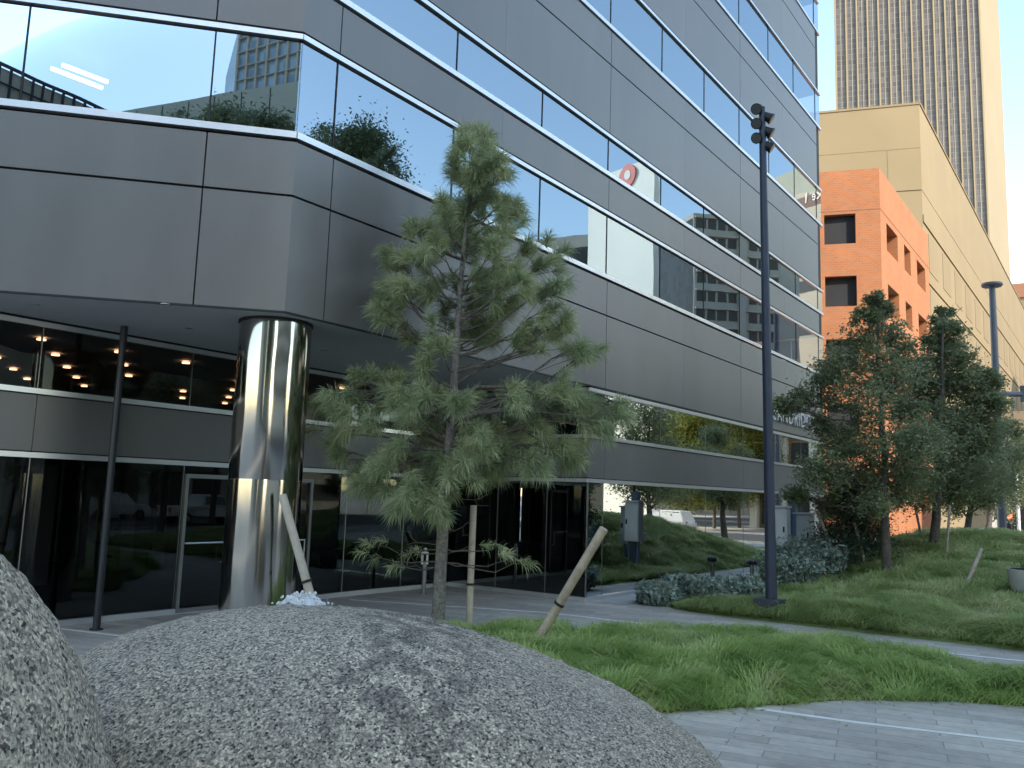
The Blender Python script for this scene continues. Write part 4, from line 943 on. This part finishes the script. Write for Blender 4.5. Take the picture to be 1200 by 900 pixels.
# sign letters on the beige building read mirrored in the glass
t = bpy.data.curves.new('sign_lettering', 'FONT'); t.body = 'xe I'; t.size = 3.9; t.extrude = .1
so = bpy.data.objects.new('sign_lettering', t); COL.objects.link(so); t.materials.append(MT['white']); so = tomesh(so); p = R(984,230,215)
s = (p-fr[0])@fr[1]; q = fr[0]+fr[1]*s+fr[2]*.15+np.array([0,0,p[2]-1.3]); tx = np.cross([0,0,1.], fr[2])
so.matrix_world = Matrix(((tx[0],0,fr[2][0],q[0]),(tx[1],0,fr[2][1],q[1]),(0,1,fr[2][2],q[2]),(0,0,0,1)))
mw = so.matrix_world.copy(); so.parent = o; so.matrix_parent_inverse = parent_inv(o); so.matrix_basis = mw
# mirrored in the left facade
Lm = lambda x, y, d: mirL(at(x, y, d))
A, Bp, Cc = Lm(-90,150,65.5), Lm(130,150,80), Lm(420,150,69.5); zt = Lm(130,131,80)[2]
o = thing('parapet_building', 'long grey tan building with a panelled parapet mirrored in the upper left window', 'building', Bp*[1,1,0])
footprint([Bp, Cc], (16,-20), zt, 'wall', MT['parapet'], o); fr, ln = wframe(Bp, Cc, VW)
m = MB()
for k in range(1, 9): m.fbox(fr, k*ln/9-.05, k*ln/9+.05, 0, zt-.2, 0, .02)
m.fbox(fr, 0, ln, zt-4.2, zt-4.1, 0, .02); m.build('panel_joint', MT['gasket'], o)
o = thing('railed_terrace_building', 'grey building with a dark railed roof terrace mirrored at the far left', 'building', A*[1,1,0])
zr = Lm(0,73,71)[2]-3.1; footprint([A, Bp+[-.5,-1,0]], (-8,-22), zr, 'wall', MT['parapet'], o); fr, ln = wframe(A, Bp, VW)
m = MB()
for k in range(16): m.fbox(fr, k*ln/16, k*ln/16+.18, zr, zr+3., -.1, .05)
m.fbox(fr, 0, ln, zr+2.9, zr+3.15, -.12, .08); m.fbox(fr, 0, ln, zr+1.4, zr+1.5, -.12, .08); m.build('railing', MT['black'], o); m = MB(); m.fbox(fr, 0, ln, zr, zr+2.85, -.4, -.3); m.build('balustrade_panel', MT['officeconc'], o)
A, Bp = Lm(279,100,150), Lm(372,100,142); zt = Lm(290,28,148)[2]+4
o = thing('glass_tower', 'blue grey glass tower mirrored at the corner of the upper window', 'building', A*[1,1,0])
footprint([A, Bp], (15,-22), zt, 'wall', MT['blueglass'], o); fr, ln = wframe(A, Bp, VW); m = MB()
for k in range(9): m.fbox(fr, k*ln/8-.2, k*ln/8+.2, 0, zt, 0, .5)
for k in range(30): m.fbox(fr, 0, ln, zt-2.6*k-.15, zt-2.6*k, 0.02, .62)
m.build('fin', MT['officeconc'], o)
GP = 'street trees mirrored in the glass'
def refl_tree(label, p, H, R0, mat, seed, size=.16, dens=.8, n=0):
    n = n or int(14+H*1.1)
    p = np.array([p[0],p[1],0.]); tree('street_tree', label, p, p+[0,0,H*.9], rnd_lobes(p+[0,0,H*.62], R0*.7, H*.33, n, R0*.45, seed), mat, seed, size, dens, .2, GP, npc=36)
q = Lm(240,150,34); refl_tree('dark tree behind the viewer mirrored left of the corner window pane', q, Lm(235,112,34)[2], 2.2, 'oak', 71)
q = Lm(310,150,33); refl_tree('dark tree behind the viewer mirrored beside the building corner', q, Lm(315,112,33)[2], 1.9, 'oak', 72)
q = Lm(268,150,38); refl_tree('tallest dark tree behind the viewer mirrored in the upper window', q, Lm(263,103,38)[2], 1.9, 'oak', 73)
q = R(425,200,46); refl_tree('dark spreading tree across the plaza mirrored in the first ribbon window', q, R(425,130,46)[2]-.3, 3.4, 'oak', 74, .2)
q = R(385,200,50); refl_tree('thin dark tree across the plaza mirrored next to the building corner', q, R(385,128,50)[2], 2.4, 'oak', 75, .2, .6, 12)
q = R(762,500,52); refl_tree('dark round tree mirrored at the left end of the lower window strip', q, R(765,466,52)[2], 3., 'oak', 76, .17)
for i, (x, d, yt) in enumerate(((805,76,478),(838,80,470),(868,84,468),(900,86,474),(930,90,478),(955,94,485))):
    q = R(x, 520, d); refl_tree(['sunlit yellow green street tree second from the left in the lower strip','sunlit yellow green street tree mirrored left of the lamp post','sunlit street tree mirrored just beside the lamp post','sunlit street tree mirrored right of the lamp post','sunlit street tree mirrored under the building sign','last sunlit street tree mirrored at the far end of the strip'][i], q, R(x, yt, d)[2], 4., 'elm', 80+i, .24, .8)
for i, (x, y) in enumerate(((10.3,19.5),(10.6,25.5),(10.2,12.5),(11.,32.))):
    refl_tree(['pavement tree mirrored in the left glass beside the door','pavement tree mirrored near the slim dark post','pavement tree mirrored at the left edge of the ground glass','pavement tree mirrored in the glass door'][i], (x, y), 7.5+.4*i, 2.4, 'oak', 90+i, .17, .6, 12)
def car(name, label, loc, yaw, kind):
    o = thing(name, label, 'car', (0,0,0), None)
    if kind == 'suv': prof = [(-2.3,.35),(-2.35,.95),(-2.2,1.1),(-1.9,1.75),(.55,1.78),(1.25,1.12),(2.2,1.0),(2.35,.7),(2.35,.35)]; roof = (-1.8,.5,1.15,1.68)
    else: prof = [(-2.8,.5),(-2.8,1.15),(-.75,1.15),(-.6,1.85),(.75,1.88),(1.4,1.25),(2.6,1.15),(2.75,.8),(2.75,.45)]; roof = (-.45,.75,1.25,1.75)
    m = MB(); n = len(prof); w = .92
    vs = [(x,-w if z < 1.2 else -w*.86,z) for x, z in prof]+[(x,w if z < 1.2 else w*.86,z) for x, z in prof]
    m.add(vs, [tuple(range(n)), tuple(range(2*n-1, n-1, -1))]+[(i,n+i,n+(i+1)%n,(i+1)%n) for i in range(n)])
    b = m.build('body', MT['carwhite'], o); bv = b.modifiers.new('b', 'BEVEL'); bv.width = .07; bv.segments = 2
    for s in (-1, 1):
        m = MB(); y0 = s*(w*.9+.012); x0, x1, z0, z1 = roof
        m.add([(x0-.08,y0+s*.06,z0),(x1+.45,y0+s*.06,z0),(x1,y0-s*.03,z1),(x0,y0-s*.03,z1)], [(0,1,2,3)]); m.build('side_window', MT['carglass'], o)
        for x in (-1.45 if kind == 'suv' else -1.75, 1.5 if kind == 'suv' else 1.8):
            m = MB(); m.tube([(x,s*.7,.36),(x,s*.95,.36)], .36, 20); wo = m.build('wheel', MT['rubber'], o); m = MB(); m.tube([(x,s*.951,.36),(x,s*.965,.36)], .2, 14); m.build('rim', MT['steel'], wo)
    m = MB()
    for s in (-1, 1): m.box((prof[0][0]-.03,s*.72-.12,.8),(prof[0][0]+.0,s*.72+.12,1.05))
    m.build('tail_light', MT['red'], o)
    o.location = loc; o.rotation_euler = (0,0,yaw)
    return o
car('parked_car', 'white estate car on the cross street mirrored above the grass mound', (5.3,55.2,.012), rad(3), 'suv')
car('pickup_truck', 'white pickup truck parked at the kerb mirrored in the glass door', (17.9,33,.012), rad(92), 'pickup')
car('parked_car', 'white car waiting down the street mirrored by the slim post', (24.5,30.5,.012), rad(88), 'suv')
# traffic pole and pale building with piers beyond the cross street
C = R(905,590,118); o = thing('pale_arcade_building', 'low pale building with tall piers mirrored in the ground floor glass', 'building', (14,84,0))
m = MB(); m.box((-10,84,0),(9,85,11)); m.build('wall', MT['cream'], o); m = MB()
for k in range(7): m.box((-9.5+k*3,83.2,0),(-8.7+k*3,83.99,9.5))
m.build('pier', MT['white'], o); m = MB()
for k in range(6): m.box((-8.4+k*3,83.9,.4),(-6.8+k*3,83.985,8.5))
m.build('window', MT['beigedark'], o)
# unseen block added to the east to keep the plaza in shade
o = thing('added_shade_block', 'unseen pale block with dark window bands added to shade the plaza', 'building', (56,6,0))
m = MB(); m.box((46,-29,0),(70,20,64)); m.build('wall', MT['white'], o)
F = (np.array([46,-29,0]), np.array([0,1.,0]), np.array([-1.,0,0]))
for k in range(15):
    m = MB(); m.fquad(F, 1, 47, 5+4*k, 7.2+4*k, .05); m.build('window_band', MT['officeglass'], o)

o = thing('horizon_block_building', 'low pale building added across the street to hide bright horizon in the left glass', 'building', (34,40,0))
m = MB(); m.box((34,30.5,0),(45,50.5,15)); m.build('wall', MT['parapet'], o)  # added and raised to block the bright horizon mirrored in the left glass
F = (np.array([34,30.5,0]), np.array([0,1.,0]), np.array([-1.,0,0]))
for k in range(5):
    m = MB(); m.fbox(F, .8+3.8*k, 3.6+3.8*k, .5, 3.6, -.02, .03); m.build('window', MT['beigedark'], o)
    m = MB(); m.fbox(F, 1.2+3.8*k, 3.2+3.8*k, 5., 7.2, -.02, .03); m.build('window', MT['beigedark'], o)

o = thing('corner_office_block', 'plain tan block on the far corner of the crossing mirrored in the entrance glass', 'building', (31,72,0))
m = MB(); m.box((31,72,0),(62,92,17)); m.build('wall', MT['beige'], o); F = (np.array([31,72,0]), np.array([1.,0,0]), np.array([0,-1.,0]))
for k in range(4):
    m = MB(); m.fbox(F, .8, 30, 1+4*k, 3+4*k, -.02, .04); m.build('window_band', MT['beigedark'], o)
